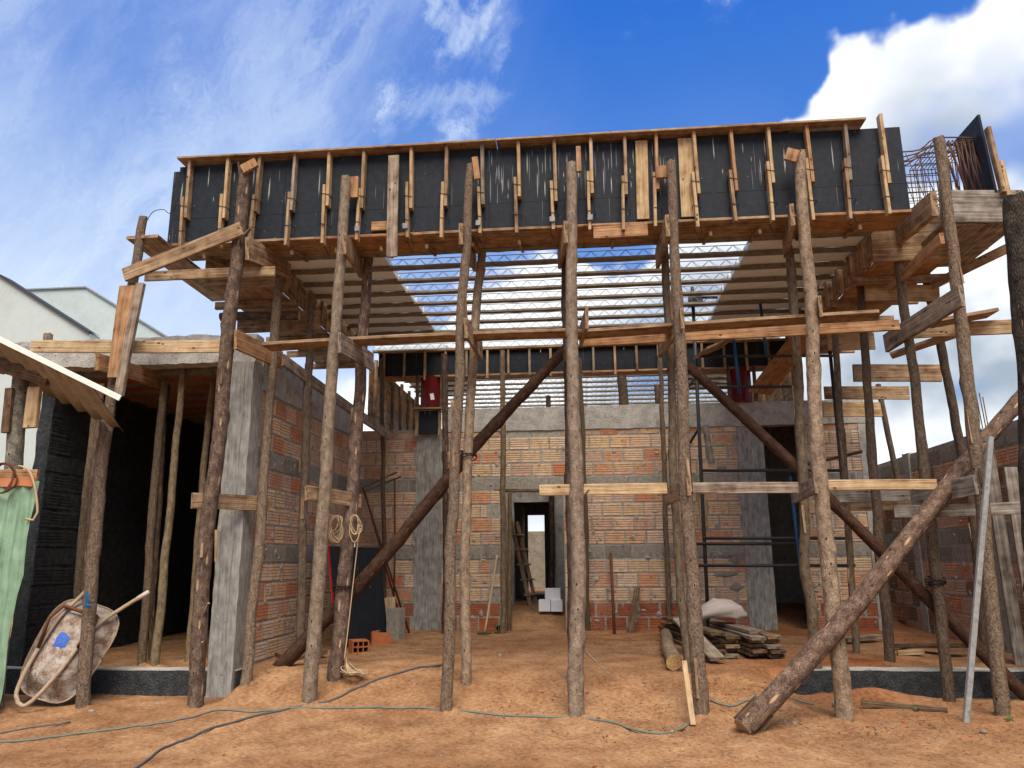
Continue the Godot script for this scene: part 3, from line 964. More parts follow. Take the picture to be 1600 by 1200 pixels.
func build_neighbours() -> void:
	for h in [
		["neighbour_house", "pale grey house wall with a dark metal verge sloping down to the annex", [Vector2(-26, 0), Vector2(-26, 10.5), Vector2(-12.86, 7.63), Vector2(-10.55, 6.2), Vector2(-10.55, 0)], -15.0, 0.35],
		["neighbour_house", "farther pale house with a low gable behind the sloping verge wall", [Vector2(-24, 0), Vector2(-24, 9.1), Vector2(-16.1, 9.2), Vector2(-14.35, 9.2), Vector2(-10.9, 7.1), Vector2(-10.9, 0)], -20.0, 0.35]]:
		var t := thing(h[0], h[1], "house", Vector3(-12.0, 0.0, h[3]))
		var p: Array = h[2]
		var st := begin()
		var off := Vector3(12.0, 0, 0)
		for i in range(1, p.size() - 1):
			vert(st, Vector3(p[0].x, p[0].y, 0) + off, Vector2.ZERO)
			vert(st, Vector3(p[i].x, p[i].y, 0) + off, Vector2.ZERO)
			vert(st, Vector3(p[i + 1].x, p[i + 1].y, 0) + off, Vector2.ZERO)
		for i in p.size():
			var a: Vector2 = p[i]
			var b: Vector2 = p[(i + 1) % p.size()]
			quad(st, Vector3(a.x, a.y, 0) + off, Vector3(a.x, a.y, -h[4]) + off, Vector3(b.x, b.y, -h[4]) + off, Vector3(b.x, b.y, 0) + off)
		obj("wall", done(st), M["house_paint"], t)
		obj("body", box(Vector3(-11.0, 0.0, -7.0), Vector3(0.6, 4.4, -h[4] - 0.01)), M["house_paint"], t)
		for i in range(1, p.size() - 2):
			var a: Vector2 = p[i]
			var b: Vector2 = p[i + 1]
			var d := (b - a).normalized()
			var nn := Vector2(-d.y, d.x) * 0.03
			var cs := begin()
			for z in [[0.06, -h[4]]]:
				var q := [a - nn * 0.2, a + nn, b + nn, b - nn * 0.2]
				quad(cs, Vector3(q[0].x, q[0].y, z[0]) + off, Vector3(q[1].x, q[1].y, z[0]) + off, Vector3(q[2].x, q[2].y, z[0]) + off, Vector3(q[3].x, q[3].y, z[0]) + off)
				quad(cs, Vector3(q[1].x, q[1].y, z[0]) + off, Vector3(q[1].x, q[1].y, z[1]) + off, Vector3(q[2].x, q[2].y, z[1]) + off, Vector3(q[2].x, q[2].y, z[0]) + off)
				quad(cs, Vector3(q[0].x, q[0].y, z[1]) + off, Vector3(q[0].x, q[0].y, z[0]) + off, Vector3(q[3].x, q[3].y, z[0]) + off, Vector3(q[3].x, q[3].y, z[1]) + off)
			obj("verge_trim", done(cs), M["galvanised"] if h[3] < -16.0 else M["steel_dark"], t)

# ---------------------------------------------------------------- formwork and slab
func film_panel(parent: Node, lo: Vector3, hi: Vector3, kind: int, called := "panel") -> void:
	var st := begin()
	var s := hi - lo
	var u := fposmod(lo.x * 0.37 + lo.y, 1.0)
	var v := 0.0 if lo.y > 0.1 else 0.5
	var ua := Vector2(u, v)
	var ub := Vector2(u + s.x, v)
	var uc := Vector2(u + s.x, v + s.y)
	var ud := Vector2(u, v + s.y)
	quad(st, Vector3(lo.x, hi.y, hi.z), hi, Vector3(hi.x, lo.y, hi.z), Vector3(lo.x, lo.y, hi.z), ua, ub, uc, ud)
	quad(st, Vector3(hi.x, hi.y, lo.z), Vector3(lo.x, hi.y, lo.z), lo, Vector3(hi.x, lo.y, lo.z), ua, ub, uc, ud)
	quad(st, Vector3(lo.x, hi.y, lo.z), Vector3(lo.x, hi.y, hi.z), Vector3(lo.x, lo.y, hi.z), lo, ua, ua, ud, ud)
	quad(st, hi, Vector3(hi.x, hi.y, lo.z), Vector3(hi.x, lo.y, lo.z), Vector3(hi.x, lo.y, hi.z), ub, ub, uc, uc)
	quad(st, Vector3(lo.x, hi.y, lo.z), Vector3(hi.x, hi.y, lo.z), hi, Vector3(lo.x, hi.y, hi.z), ua, ub, ub, ua)
	quad(st, Vector3(lo.x, lo.y, hi.z), Vector3(hi.x, lo.y, hi.z), Vector3(hi.x, lo.y, lo.z), lo, ud, uc, uc, ud)
	obj(called, done(st), M["film_%d" % kind], parent)

func build_front_beam() -> void:
	var f := thing("beam_formwork", "long black plywood beam formwork with wooden studs above the posts", "formwork", Vector3(-0.55, 4.76, -7.42))
	var x0 := -3.84
	var x1 := 3.84
	# black sheets, a seam two thirds of the way down
	var cuts := [-3.84, -2.62, -1.45, -0.38, 0.72, 1.66, 2.75, 3.84]
	var kinds := [2, 0, 0, 1, 1, 2, 0]
	for i in 7:
		film_panel(f, Vector3(cuts[i] + 0.002, 0.285, -0.02), Vector3(cuts[i + 1] - 0.002, 0.91 + 0.008 * (i % 3), 0.0), kinds[i])
		film_panel(f, Vector3(cuts[i] + 0.002, 0.0, -0.02), Vector3(cuts[i + 1] - 0.002, 0.281, 0.002), [0, 2, 0, 0, 0, 0, 0][i])
	film_panel(f, Vector3(x0 - 0.11, 0.02, -0.1), Vector3(x0 - 0.02, 0.9, -0.075), 2, "end_panel")
	film_panel(f, Vector3(x0, 0.0, -0.45), Vector3(2.9, 0.9, -0.43), 0, "rear_panel")
	# studs: [x at the foot, leaning]
	var feet := [-4.25, -3.811, -3.449, -3.055, -2.672, -2.285, -1.771, -1.386, -1.005, -0.621, -0.241, 0.142, 0.495, 0.819, 1.205, 1.58, 1.957, 2.338, 2.72, 3.074]
	var r := RandomNumberGenerator.new()
	r.seed = 44
	for i in feet.size():
		var x: float = feet[i] + 0.55 + 0.01
		var high := 0.94 if i < 19 else 1.02
		var cut := r.randf_range(0.23, 0.33)
		var kind: String = ["tan", "new", "tan", "grey", "new"][i % 5]
		if i in [13, 15, 17]:
			kind = "orange"
		var sk := r.randf_range(-0.012, 0.012)
		board("stud", Vector3(x + sk, cut, 0.047), Vector3(x, high, 0.047), 0.088, 0.034, "s", kind, 500 + i, f, 0.4)
		var lap := board("lap_stud", Vector3(x - 0.037 + sk * 1.6, -0.07 - r.randf_range(0.0, 0.05), 0.05), Vector3(x - 0.037, cut + r.randf_range(0.18, 0.3), 0.05), 0.085, 0.032, "s", "new" if i % 3 else "tan", 540 + i, f, 0.4)
		for k in [0.62, 0.12]:
			var y: float = cut + 0.13 if k > 0.5 else 0.1
			var tie := obj("tie_wire", tube([Vector3(x - 0.06, y, 0.0), Vector3(x - 0.058, y + 0.01, 0.096), Vector3(x + 0.022, y - 0.006, 0.096), Vector3(x + 0.024, y, 0.0)], 0.0035, 5), M["tie_wire"], f)
			nest(tie, lap, "tie_wire")
		if i in [5, 6, 8, 10, 11]:
			var clamp_ := obj("wedge_clamp", rough_box(Vector3(x - 0.06, 0.0, 0.096), Vector3(x - 0.008, 0.055, 0.116), 0.02, 0.004), M["galvanised"], f)
			nest(clamp_, lap, "wedge_clamp")
		if i % 2 == 0 and i > 2:
			obj("tie_wire", tube([Vector3(x, -0.02, 0.03), Vector3(x + 0.03, -0.12, 0.0), Vector3(x + 0.01, -0.2, -0.06), Vector3(x - 0.05, -0.08, -0.02)], 0.004, 5), M["tie_wire"], f)
	# pieces nailed over the sheets
	board("cleat", Vector3(-1.38, -0.31, 0.11), Vector3(-1.39, 0.84, 0.11), 0.115, 0.028, "n", "grey", 580, f, 0.3)
	board("cleat", Vector3(1.21, 0.02, 0.02), Vector3(1.23, 0.90, 0.02), 0.125, 0.026, "n", "new", 581, f, 0.3)
	board("cleat", Vector3(1.67, 0.02, 0.02), Vector3(1.68, 0.90, 0.02), 0.15, 0.026, "n", "new", 582, f, 0.3)
	board("cleat", Vector3(-1.63, 0.08, 0.02), Vector3(-1.46, 0.08, 0.02), 0.1, 0.03, "v", "orange", 583, f, 0.1)
	board("cap_board", Vector3(x0 + 0.03, 0.955, 0.03), Vector3(-0.3, 0.955, 0.03), 0.2, 0.026, "f", "tan", 584, f, 0.25)
	board("cap_board", Vector3(-0.29, 0.955, 0.03), Vector3(3.47, 0.955, 0.03), 0.2, 0.026, "f", "tan", 585, f, 0.25)
	var sx := x0
	var k := 0
	while sx < 3.8:
		var e := minf(sx + [1.6, 1.15, 1.35, 0.95][k % 4], 3.84)
		board("soffit_board", Vector3(sx + 0.003, -0.018, -0.205), Vector3(e, -0.018 - 0.004 * (k % 2), -0.205), 0.45, 0.03, "f", ["tan", "orange", "tan", "orange"][k % 4], 590 + k, f, 0.2)
		sx = e
		k += 1
	for i in 15:
		var x := -3.5 + i * 0.49
		board("hanger", Vector3(x, -0.14, -0.05), Vector3(x, -0.04, -0.52), 0.05, 0.03, "v", "tan", 610 + i, f, 0.2)
	board("soffit_patch", Vector3(0.7, -0.11, 0.02), Vector3(1.25, -0.1, 0.02), 0.13, 0.03, "v", "orange", 630, f, 0.2)
	# blocks nailed at the post heads
	for q in [[-3.42, 5.47, -7.12, 0.17, 0.10, 0.5], [-2.36, 5.25, -7.30, 0.10, 0.24, 0.0], [-1.02, 5.33, -7.18, 0.06, 0.25, 0.12], [0.02, 5.38, -7.2, 0.05, 0.28, 0.0], [0.87, 5.24, -7.3, 0.13, 0.13, 0.0], [2.11, 5.30, -7.2, 0.12, 0.13, -0.35]]:
		var b := obj("post_block", board_mesh(q[4], q[3], 0.04, 640 + int(q[0] * 10), 0.3), M["board_orange"])
		b.transform = Transform3D(Basis(Vector3.BACK, q[5]) * Basis(Vector3.UP, Vector3.RIGHT, Vector3.UP.cross(Vector3.RIGHT)), Vector3(q[0], q[1] - q[4] * 0.5, q[2]))
		tag(b, "small sawn block nailed to the head of a prop post against the black formwork", "block", "blocks at the post heads")

func truss_mesh(x0: float, x1: float) -> ArrayMesh:
	var st := begin(false)
	var top := 0.12
	add_tube(st, [Vector3(x0, top, 0), Vector3(x1, top, 0)], 0.005, 4)
	var x := x0 + 0.05
	while x < x1 - 0.2:
		for s in [-1, 1]:
			add_tube(st, [Vector3(x, 0.02, 0.04 * s), Vector3(x + 0.1, top, 0), Vector3(x + 0.2, 0.02, 0.04 * s)], 0.0033, 3)
		x += 0.2
	return done(st)

func build_slab() -> void:
	var tr := truss_mesh(-3.42, 3.06)
	var zs := []
	for i in 9:
		zs.append([-7.9 - 0.436 * i, 0])
	for i in 13:
		zs.append([-11.95 - 0.445 * i, 1])
	var n := 0
	for q in zs:
		var order: String = ["first", "second", "third", "fourth", "fifth", "sixth", "seventh", "eighth", "ninth", "tenth", "eleventh", "twelfth", "thirteenth"][n if q[1] == 0 else n - 9]
		var j := thing("slab_joist", ["%s precast truss joist counted from the long front formwork" % order, "%s precast truss joist beyond the second black formwork" % order][q[1]], "joist", Vector3(0, 4.72, q[0]), ["slab joists over the front bay", "slab joists over the rear rooms"][q[1]])
		var ft := rough_box(Vector3(-3.42, 0.0, -0.052), Vector3(3.08, 0.027, 0.052), 0.12, 0.004)
		obj("foot", ft, M["joist"], j)
		obj("truss", tr, M["truss_steel"], j)
		n += 1
	for i in 8:
		for side in 2:
			for bay in 2:
				var zmid: float = (-7.9 - 0.436 * i - 0.218) if bay == 0 else (-11.95 - 0.445 * i - 0.222)
				var xa := -3.4 if side == 0 else 1.85
				var xb := -2.2 if side == 0 else 3.04
				var jig := 0.02 * sin(i * 5.3 + side * 2.0)
				var e := obj("foam_block", rough_box(Vector3(-(xb - xa) * 0.5 + 0.004, 0.0, -0.185), Vector3((xb - xa) * 0.5 - 0.004, 0.09, 0.185), 0.2, 0.002), M["eps"])
				e.position = Vector3((xa + xb) * 0.5 + jig, 4.753, zmid)
				var order: String = ["first", "second", "third", "fourth", "fifth", "sixth", "seventh", "eighth"][i]
				tag(e, order + " " + ["foam infill block behind the front formwork, on the annex side", "foam infill block behind the front formwork, on the scaffold side", "foam infill block beyond the second formwork, on the annex side", "foam infill block beyond the second formwork, on the scaffold side"][side + 2 * bay], "infill block", ["foam blocks over the front bay", "foam blocks over the rear rooms"][bay])

func build_back_beam() -> void:
	var f := thing("beam_formwork", "second black plywood beam formwork standing on red columns above the brick wall", "formwork", Vector3(0.0, 4.2, -11.5))
	for i in 5:
		film_panel(f, Vector3(-3.2 + 1.28 * i + 0.002, 0.0, -0.02), Vector3(-3.2 + 1.28 * (i + 1) - 0.002, 0.37, 0.0), 0)
	film_panel(f, Vector3(-3.2, 0.0, -0.24), Vector3(3.2, 0.37, -0.22), 0, "rear_panel")
	for i in 20:
		var x := -3.1 + i * 0.327
		board("stud", Vector3(x, -0.02 - 0.03 * (i % 3), 0.03), Vector3(x, 0.37, 0.03), 0.06, 0.035, "s", ["tan", "grey", "new"][i % 3], 700 + i, f, 0.3)
	board("cap_board", Vector3(-3.2, 0.386, 0.0), Vector3(3.2, 0.386, 0.0), 0.14, 0.025, "f", "new", 730, f, 0.2)
	for i in 4:
		board("soffit_board", Vector3(-3.2 + 1.6 * i, -0.018 - 0.003 * (i % 2), -0.11), Vector3(-1.6 + 1.6 * i - 0.004, -0.018, -0.11), 0.26, 0.03, "f", "tan" if i % 2 else "orange", 731 + i, f, 0.2)
	for x in [-2.37, 2.36]:
		var c := thing("column_form", ["shiny dark red column form with a pasted paper slip above the rough pier", "shiny dark red column form beside the steel scaffold"][0 if x < 0 else 1], "column form", Vector3(x, 3.66, -11.62))
		var cy := CylinderMesh.new()
		cy.top_radius = 0.165
		cy.bottom_radius = 0.165
		cy.height = 0.53
		cy.radial_segments = 32
		var b := obj("sleeve", cy, M["red_film"], c)
		b.position = Vector3(0, 0.265, 0)
		for s in [-0.19, 0.19]:
			board("clamp_board", Vector3(s, 0.0, 0.14), Vector3(s, 0.54, 0.14), 0.05, 0.03, "n", "dark", 740, c, 0.2)
		if x < 0:
			board("tray_board", Vector3(-0.24, 0.0, 0.16), Vector3(0.24, 0.0, 0.16), 0.12, 0.025, "f", "tan", 742, c, 0.2)
			for s in [-0.19, 0.17]:
				board("leg_board", Vector3(s, -0.42, 0.15), Vector3(s, -0.015, 0.15), 0.05, 0.03, "n", "tan", 743, c, 0.2)
			film_panel(c, Vector3(-0.165, -0.38, 0.1), Vector3(0.145, -0.02, 0.12), 1)
			var sl := obj("paper_slip", box(Vector3(-0.03, -0.05, 0.0), Vector3(0.03, 0.05, 0.002)), M["white_foam"], c)
			sl.transform = Transform3D(Basis(Vector3.UP, 0.28), Vector3(0.047, 0.19, 0.163))
			sl.rotate_object_local(Vector3.BACK, 0.2)
			nest(sl, b, "paper_slip")

func build_side_beams() -> void:
	for side in 2:
		var left := side == 0
		var f := thing("side_formwork", ["timber side beam formwork running back over the annex roof", "timber side beam formwork running back beside the boundary wall"][side], "formwork", Vector3(-3.85 if left else 3.5, 4.45, -9.6))
		var s := 1.0 if left else -1.0
		# inner and outer sides, soffit, hanging studs
		for k in 3:
			var za := 1.65 - 1.2 * k
			board("side_board", Vector3(s * 0.395, 0.27, za), Vector3(s * 0.395, 0.27, za - 1.19), 0.54, 0.025, "v", "tan", 800 + k + side * 20, f, 0.2)
			board("side_board", Vector3(-s * 0.30, 0.3, za), Vector3(-s * 0.30, 0.3, za - 1.19), 0.55, 0.025, "v", "grey", 805 + k + side * 20, f, 0.2)
			board("soffit_board", Vector3(s * 0.03, -0.015 - 0.004 * (k % 2), za), Vector3(s * 0.03, -0.015, za - 1.19), 0.72, 0.025, "f", ["orange", "tan", "grey"][k], 810 + k + side * 20, f, 0.2)
		board("end_board", Vector3(-0.42, 0.2, 1.66), Vector3(0.42, 0.2, 1.66), 0.46, 0.03, "v", "tan", 828 + side, f, 0.2)
		for i in 9:
			var z := 1.45 - i * 0.4
			board("stud", Vector3(s * 0.43, -0.02 - 0.04 * (i % 2), z), Vector3(s * 0.43, 0.27, z), 0.1, 0.05, "n", "tan", 830 + i + side * 20, f, 0.2)
		for i in 5:
			var z := 1.2 - i * 0.75
			board("bearer", Vector3(-0.5, -0.075, z), Vector3(0.5, -0.075, z), 0.09, 0.05, "v", "tan", 850 + i + side * 20, f, 0.3)
	# open corner: reinforcing cage, end panel, grey front board
	var c := thing("corner_formwork", "open corner formwork of grey boards and a black end panel leaning outward", "formwork", Vector3(3.9, 4.6, -7.5))
	board("front_board", Vector3(-0.32, 0.185, 0.06), Vector3(0.46, 0.145, 0.06), 0.34, 0.03, "v", "weather", 880, c, 0.2)
	board("soffit_board", Vector3(0.05, 0.0, 0.04), Vector3(0.05, -0.01, -1.1), 0.75, 0.03, "f", "weather", 881, c, 0.2)
	board("rear_board", Vector3(-0.5, 0.2, -0.75), Vector3(0.5, 0.2, -0.75), 0.34, 0.03, "v", "tan", 882, c, 0.2)
	var p := obj("end_panel", box(Vector3(-0.012, 0.0, -0.36), Vector3(0.012, 0.86, 0.16)), M["film_2"], c)
	p.transform = Transform3D(Basis(Vector3.BACK, 0.06), Vector3(0.22, 0.3, -0.08))
	for z in [-0.4, -0.14, 0.1]:
		board("outer_stud", Vector3(0.27, 0.28, z), Vector3(0.22, 1.0 - 0.1 * absf(z), z), 0.07, 0.04, "s", "tan", 884, c, 0.3)
	board("outer_lap", Vector3(0.32, 0.2, 0.08), Vector3(0.3, 0.62, 0.08), 0.07, 0.04, "s", "new", 889, c, 0.3)
	var cage := thing("rebar_cage", "rusty reinforcing cage sticking out of the open beam corner", "rebar", Vector3(3.6, 4.9, -7.55))
	for i in 5:
		var z := 0.02 - 0.075 * i
		obj("long_bar", tube(smooth_path([Vector3(-0.35, 0.55 - 0.04 * (i % 3), z), Vector3(-0.1, 0.56, z), Vector3(0.08, 0.68 - 0.05 * (i % 2), z), Vector3(0.46, 0.66, z)], 0.06), 0.008, 5), M["rebar"], cage)
	for i in 5:
		obj("long_bar", tube([Vector3(-0.35, 0.1 + 0.1 * i, -0.2), Vector3(0.3, 0.1 + 0.1 * i, -0.2)], 0.005, 5), M["rebar"], cage)
	for i in 11:
		var x := 0.06 + i * 0.038
		obj("stirrup", tube([Vector3(x, 0.66, 0.0), Vector3(x, 0.66, -0.6), Vector3(x, 0.1, -0.6), Vector3(x, 0.1, 0.0), Vector3(x, 0.66, 0.0)], 0.005, 5), M["rebar"], cage)
	for i in 12:
		var z := -0.3 - i * 0.14
		obj("stirrup", tube([Vector3(0.05, 0.64, z), Vector3(0.46, 0.64, z), Vector3(0.46, 0.1, z), Vector3(0.05, 0.1, z), Vector3(0.05, 0.64, z)], 0.006, 5), M["rust"], cage)
	for i in 5:
		obj("starter_bar", tube([Vector3(0.16 + 0.07 * i, 0.68, -0.06), Vector3(0.2 + 0.07 * i, 0.4, -0.03), Vector3(0.26 + 0.075 * i, -0.02, 0.0)], 0.012, 6), M["rust"], cage)
	for i in 4:
		obj("cage_tie", tube([Vector3(-0.32 + 0.1 * i, 0.55, -0.02), Vector3(-0.2 + 0.12 * i, 0.0, -0.02)], 0.004, 5), M["rebar"], cage)

# ---------------------------------------------------------------- props and boards
func post_table() -> Array:
	# [name, label, bark, points from foot to head, radius at foot, radius at head]
	return [
		["prop_post", "prop post with a blue paint mark, wheelbarrow leaning on it", "grey", [Vector3(-4.601, 0.095, -7.061), Vector3(-4.731, 1.809, -7.134), Vector3(-4.738, 2.89, -7.176), Vector3(-4.703, 3.701, -7.206), Vector3(-4.643, 5, -7.25)], 0.073, 0.052],
		["prop_post", "dark barked prop post with branch stubs beside the concrete corner column", "bark", [Vector3(-3.586, 0.1, -7.152), Vector3(-3.612, 1.261, -7.164), Vector3(-3.578, 2.477, -7.175), Vector3(-3.564, 3.654, -7.185), Vector3(-3.528, 4.486, -7.192), Vector3(-3.523, 5.51, -7.2)], 0.084, 0.075],
		["prop_post", "pinkish prop post before the brick side wall, between rope and corner column", "pink", [Vector3(-2.542, 0.145, -7.203), Vector3(-2.496, 1.847, -7.209), Vector3(-2.479, 2.523, -7.211), Vector3(-2.453, 3.758, -7.215), Vector3(-2.428, 5.338, -7.22)], 0.078, 0.057],
		["prop_post", "slim grey prop post tied to the dark diagonal log", "grey", [Vector3(-1.247, 0.103, -7.034), Vector3(-1.239, 1.252, -7.08), Vector3(-1.211, 2.422, -7.124), Vector3(-1.173, 3.696, -7.167), Vector3(-1.094, 5.392, -7.22)], 0.061, 0.050],
		["prop_post", "thickest prop post, pinkish bark, standing alone before the doorway wall", "pink", [Vector3(-0.142, 0.094, -6.984), Vector3(-0.098, 0.976, -7.03), Vector3(-0.083, 1.809, -7.071), Vector3(-0.095, 2.761, -7.115), Vector3(-0.085, 3.983, -7.167), Vector3(-0.053, 5.352, -7.22)], 0.081, 0.059],
		["prop_post", "straight prop post with a thin wooden stake leaning at its foot", "grey", [Vector3(0.914, 0.104, -7.045), Vector3(0.912, 1.242, -7.089), Vector3(0.904, 2.028, -7.117), Vector3(0.929, 3.236, -7.158), Vector3(0.934, 4.28, -7.19), Vector3(0.954, 5.314, -7.22)], 0.075, 0.052],
		["prop_post", "wavy pale prop post behind the thick leaning peeled log", "pale", [Vector3(2.062, 0.09, -6.979), Vector3(2.068, 1.078, -7.039), Vector3(2.078, 1.951, -7.088), Vector3(2.105, 2.828, -7.133), Vector3(2.173, 3.701, -7.176), Vector3(2.182, 4.498, -7.213), Vector3(2.23, 5.352, -7.25)], 0.084, 0.061],
		["prop_post", "tall prop post beside the leaning steel tube", "grey", [Vector3(3.375, 0.1, -7.159), Vector3(3.402, 0.964, -7.167), Vector3(3.455, 1.826, -7.174), Vector3(3.481, 2.802, -7.182), Vector3(3.508, 3.843, -7.189), Vector3(3.538, 5.397, -7.2)], 0.071, 0.057],
		["prop_post", "prop post in front of the brick side wall, next to the concrete corner column", "grey", [Vector3(-3.28, 0.24, -7.511), Vector3(-3.324, 1.886, -7.708), Vector3(-3.365, 3.267, -7.853), Vector3(-3.413, 4.606, -7.98)], 0.058, 0.055],
		["prop_post", "thick prop post with the coiled rope hanging on it", "bark", [Vector3(-2.448, 0.278, -7.643), Vector3(-2.41, 1.685, -7.759), Vector3(-2.387, 2.96, -7.855), Vector3(-2.377, 4.831, -7.98)], 0.086, 0.062],
		["prop_post", "split pale prop post behind the slim grey one, wire tied round it", "pale", [Vector3(-1.163, 0.247, -7.533), Vector3(-1.187, 1.239, -7.644), Vector3(-1.189, 2.247, -7.747), Vector3(-1.153, 3.486, -7.863), Vector3(-1.081, 4.862, -7.98)], 0.057, 0.054],
		["prop_post", "prop post standing behind the thickest pinkish post", "bark", [Vector3(-0.159, 0.267, -7.602), Vector3(-0.155, 1.849, -7.758), Vector3(-0.147, 4.772, -8)], 0.051, 0.064],
		["prop_post", "crooked prop post next to the log lying on the soil", "pale", [Vector3(0.926, 0.314, -7.797), Vector3(0.892, 1.225, -7.843), Vector3(0.881, 2.098, -7.884), Vector3(0.919, 3.441, -7.943), Vector3(0.921, 4.85, -8)], 0.045, 0.049],
		["prop_post", "crooked pale prop post with a kink near the plank pile", "pale", [Vector3(2.152, 0.147, -8.054), Vector3(2.165, 0.852, -8.045), Vector3(2.129, 1.276, -8.039), Vector3(2.164, 1.836, -8.032), Vector3(2.187, 2.545, -8.024), Vector3(2.243, 3.764, -8.01), Vector3(2.251, 4.659, -8)], 0.061, 0.052],
		["prop_post", "prop post with a black tie where the dark diagonal log crosses it", "grey", [Vector3(3.179, 0.11, -7.665), Vector3(3.23, 1.043, -7.746), Vector3(3.257, 1.81, -7.808), Vector3(3.327, 2.954, -7.893), Vector3(3.34, 3.917, -7.96), Vector3(3.342, 4.535, -8)], 0.060, 0.051],
		["prop_post", "prop post carrying timber brackets under the corner beam, next to the perimeter wall", "grey", [Vector3(3.896, 0.344, -8.401), Vector3(3.977, 1.905, -8.479), Vector3(3.941, 2.858, -8.523), Vector3(3.911, 3.949, -8.57), Vector3(3.868, 4.68, -8.6)], 0.053, 0.054],
		["prop_post", "prop post rising from the red soil behind the black foundation strip", "grey", [Vector3(2.982, 0.345, -8.45), Vector3(3.025, 1.329, -8.511), Vector3(3.071, 2.4, -8.574), Vector3(3.14, 3.551, -8.636), Vector3(3.224, 4.828, -8.7)], 0.061, 0.048],
		["prop_post", "thin prop post by the doorway beside the steel scaffold frame", "pale", [Vector3(2.925, 0.358, -9.294), Vector3(2.994, 1.683, -9.329), Vector3(3.045, 3.111, -9.363), Vector3(3.107, 4.739, -9.4)], 0.046, 0.044],
		["prop_post", "short prop post on the end of the back wall", "grey", [Vector3(4.37, 1.56, -11.2), Vector3(4.322, 2.477, -11.2), Vector3(4.267, 3.064, -11.2), Vector3(4.209, 3.806, -11.2)], 0.048, 0.041],
		["prop_post", "slender prop post in front of the brick side wall", "pink", [Vector3(-3.142, 0.293, -8.6), Vector3(-3.21, 1.936, -8.6), Vector3(-3.249, 4.548, -8.6)], 0.056, 0.054],
		["prop_post", "slim prop post in the side wall corner under bracket boards", "grey", [Vector3(-2.981, 0.393, -11.513), Vector3(-3.018, 3.035, -11.236), Vector3(-3.034, 4.39, -11.1)], 0.042, 0.034],
		["prop_post", "prop post beside the rough concrete pier in the back wall", "bark", [Vector3(-2, 0.387, -11.113), Vector3(-2.005, 2.424, -11.001), Vector3(-2.03, 4.374, -10.9)], 0.054, 0.052],
		["prop_post", "prop post with a bracket board in front of the doorway", "pale", [Vector3(-1.192, 0.387, -11.128), Vector3(-1.185, 2.417, -11.061), Vector3(-1.18, 4.423, -11)], 0.049, 0.043],
		["prop_post", "slim prop post behind the thickest post, against the back wall", "grey", [Vector3(-0.033, 0.394, -11.557), Vector3(-0.013, 2.055, -11.358), Vector3(-0.044, 4.294, -11.1)], 0.041, 0.038],
		["prop_post", "crooked slim prop post beside the log lying on the soil", "pink", [Vector3(1.124, 0.394, -11.572), Vector3(1.129, 2.039, -11.327), Vector3(1.131, 3.862, -11.062), Vector3(1.101, 4.299, -11)], 0.045, 0.037],
		["split_pole", "split pale pole leaning at the doorway jamb", "pale", [Vector3(-1.162, 0.394, -11.541), Vector3(-1.136, 1.428, -11.439), Vector3(-1.113, 2.348, -11.35)], 0.042, 0.033],
		["prop_post", "stout prop post inside the black walled annex", "grey", [Vector3(-4.619, 0.336, -8), Vector3(-4.669, 1.919, -8), Vector3(-4.672, 3.359, -8)], 0.050, 0.047],
		["prop_post", "thin prop post close behind another inside the black walled annex", "bark", [Vector3(-4.683, 0.355, -8.25), Vector3(-4.74, 1.935, -8.25), Vector3(-4.777, 3.397, -8.25)], 0.031, 0.030],
		["prop_post", "peeled grey prop post under the annex lintel", "pale", [Vector3(-4.464, 0.325, -7.95), Vector3(-4.444, 1.981, -7.95), Vector3(-4.439, 3.488, -7.95)], 0.053, 0.039],
		["prop_post", "prop post inside the annex next to the concrete corner column", "pale", [Vector3(-4.281, 0.357, -8.3), Vector3(-4.282, 1.932, -8.3), Vector3(-4.261, 3.393, -8.3)], 0.044, 0.041],
		["prop_post", "prop post behind the wheelbarrow", "grey", [Vector3(-5.312, 0.42, -7.9), Vector3(-5.37, 1.922, -7.9), Vector3(-5.37, 3.335, -7.9)], 0.056, 0.046],
		["prop_post", "split log standing behind the wheelbarrow", "bark", [Vector3(-5.128, 0.439, -7.75), Vector3(-5.204, 1.911, -7.75), Vector3(-5.238, 3.297, -7.75)], 0.045, 0.032],
		["shed_post", "weathered grey post of the lean-to shed", "weather", [Vector3(-5.38, 0.08, -6.95), Vector3(-5.41, 0.7, -6.95), Vector3(-5.51, 2.236, -6.95), Vector3(-5.56, 3.2, -6.95)], 0.095, 0.088],
		["post_stub", "stubby post end above the annex lintel rail", "pink", [Vector3(-6.128, 3.68, -8), Vector3(-6.144, 3.972, -8)], 0.055, 0.056],
		["yard_post", "dark thick cut post next to the boundary wall", "darkest", [Vector3(2.302, -0.336, -4.6), Vector3(2.413, 0.631, -4.6), Vector3(2.552, 1.992, -4.6), Vector3(2.62, 2.828, -4.6), Vector3(2.686, 3.529, -4.6)], 0.097, 0.094],
		["brace_log", "dark brown diagonal log bracing from the soil up to the thickest post", "darkbrown", [Vector3(-3.2, 0.3, -8.05), Vector3(-2.132, 1.429, -8.12), Vector3(-1.196, 2.571, -8.187), Vector3(-0.135, 3.701, -8.25)], 0.088, 0.067],
		["brace_log", "dark brown diagonal log sloping down to the foundation strip", "darkbrown", [Vector3(3.833, 0.22, -7.75), Vector3(3.052, 1.184, -7.921), Vector3(2.179, 2.259, -8.089), Vector3(1.148, 3.427, -8.25)], 0.069, 0.063],
		["brace_log", "thick peeled log leaning across the posts, splintered butt on the soil", "peeled", [Vector3(1.228, 0.143, -6.6), Vector3(1.999, 0.777, -6.903), Vector3(2.684, 1.421, -7.178), Vector3(3.442, 2.167, -7.464), Vector3(4.33, 2.992, -7.75)], 0.100, 0.078],
	]

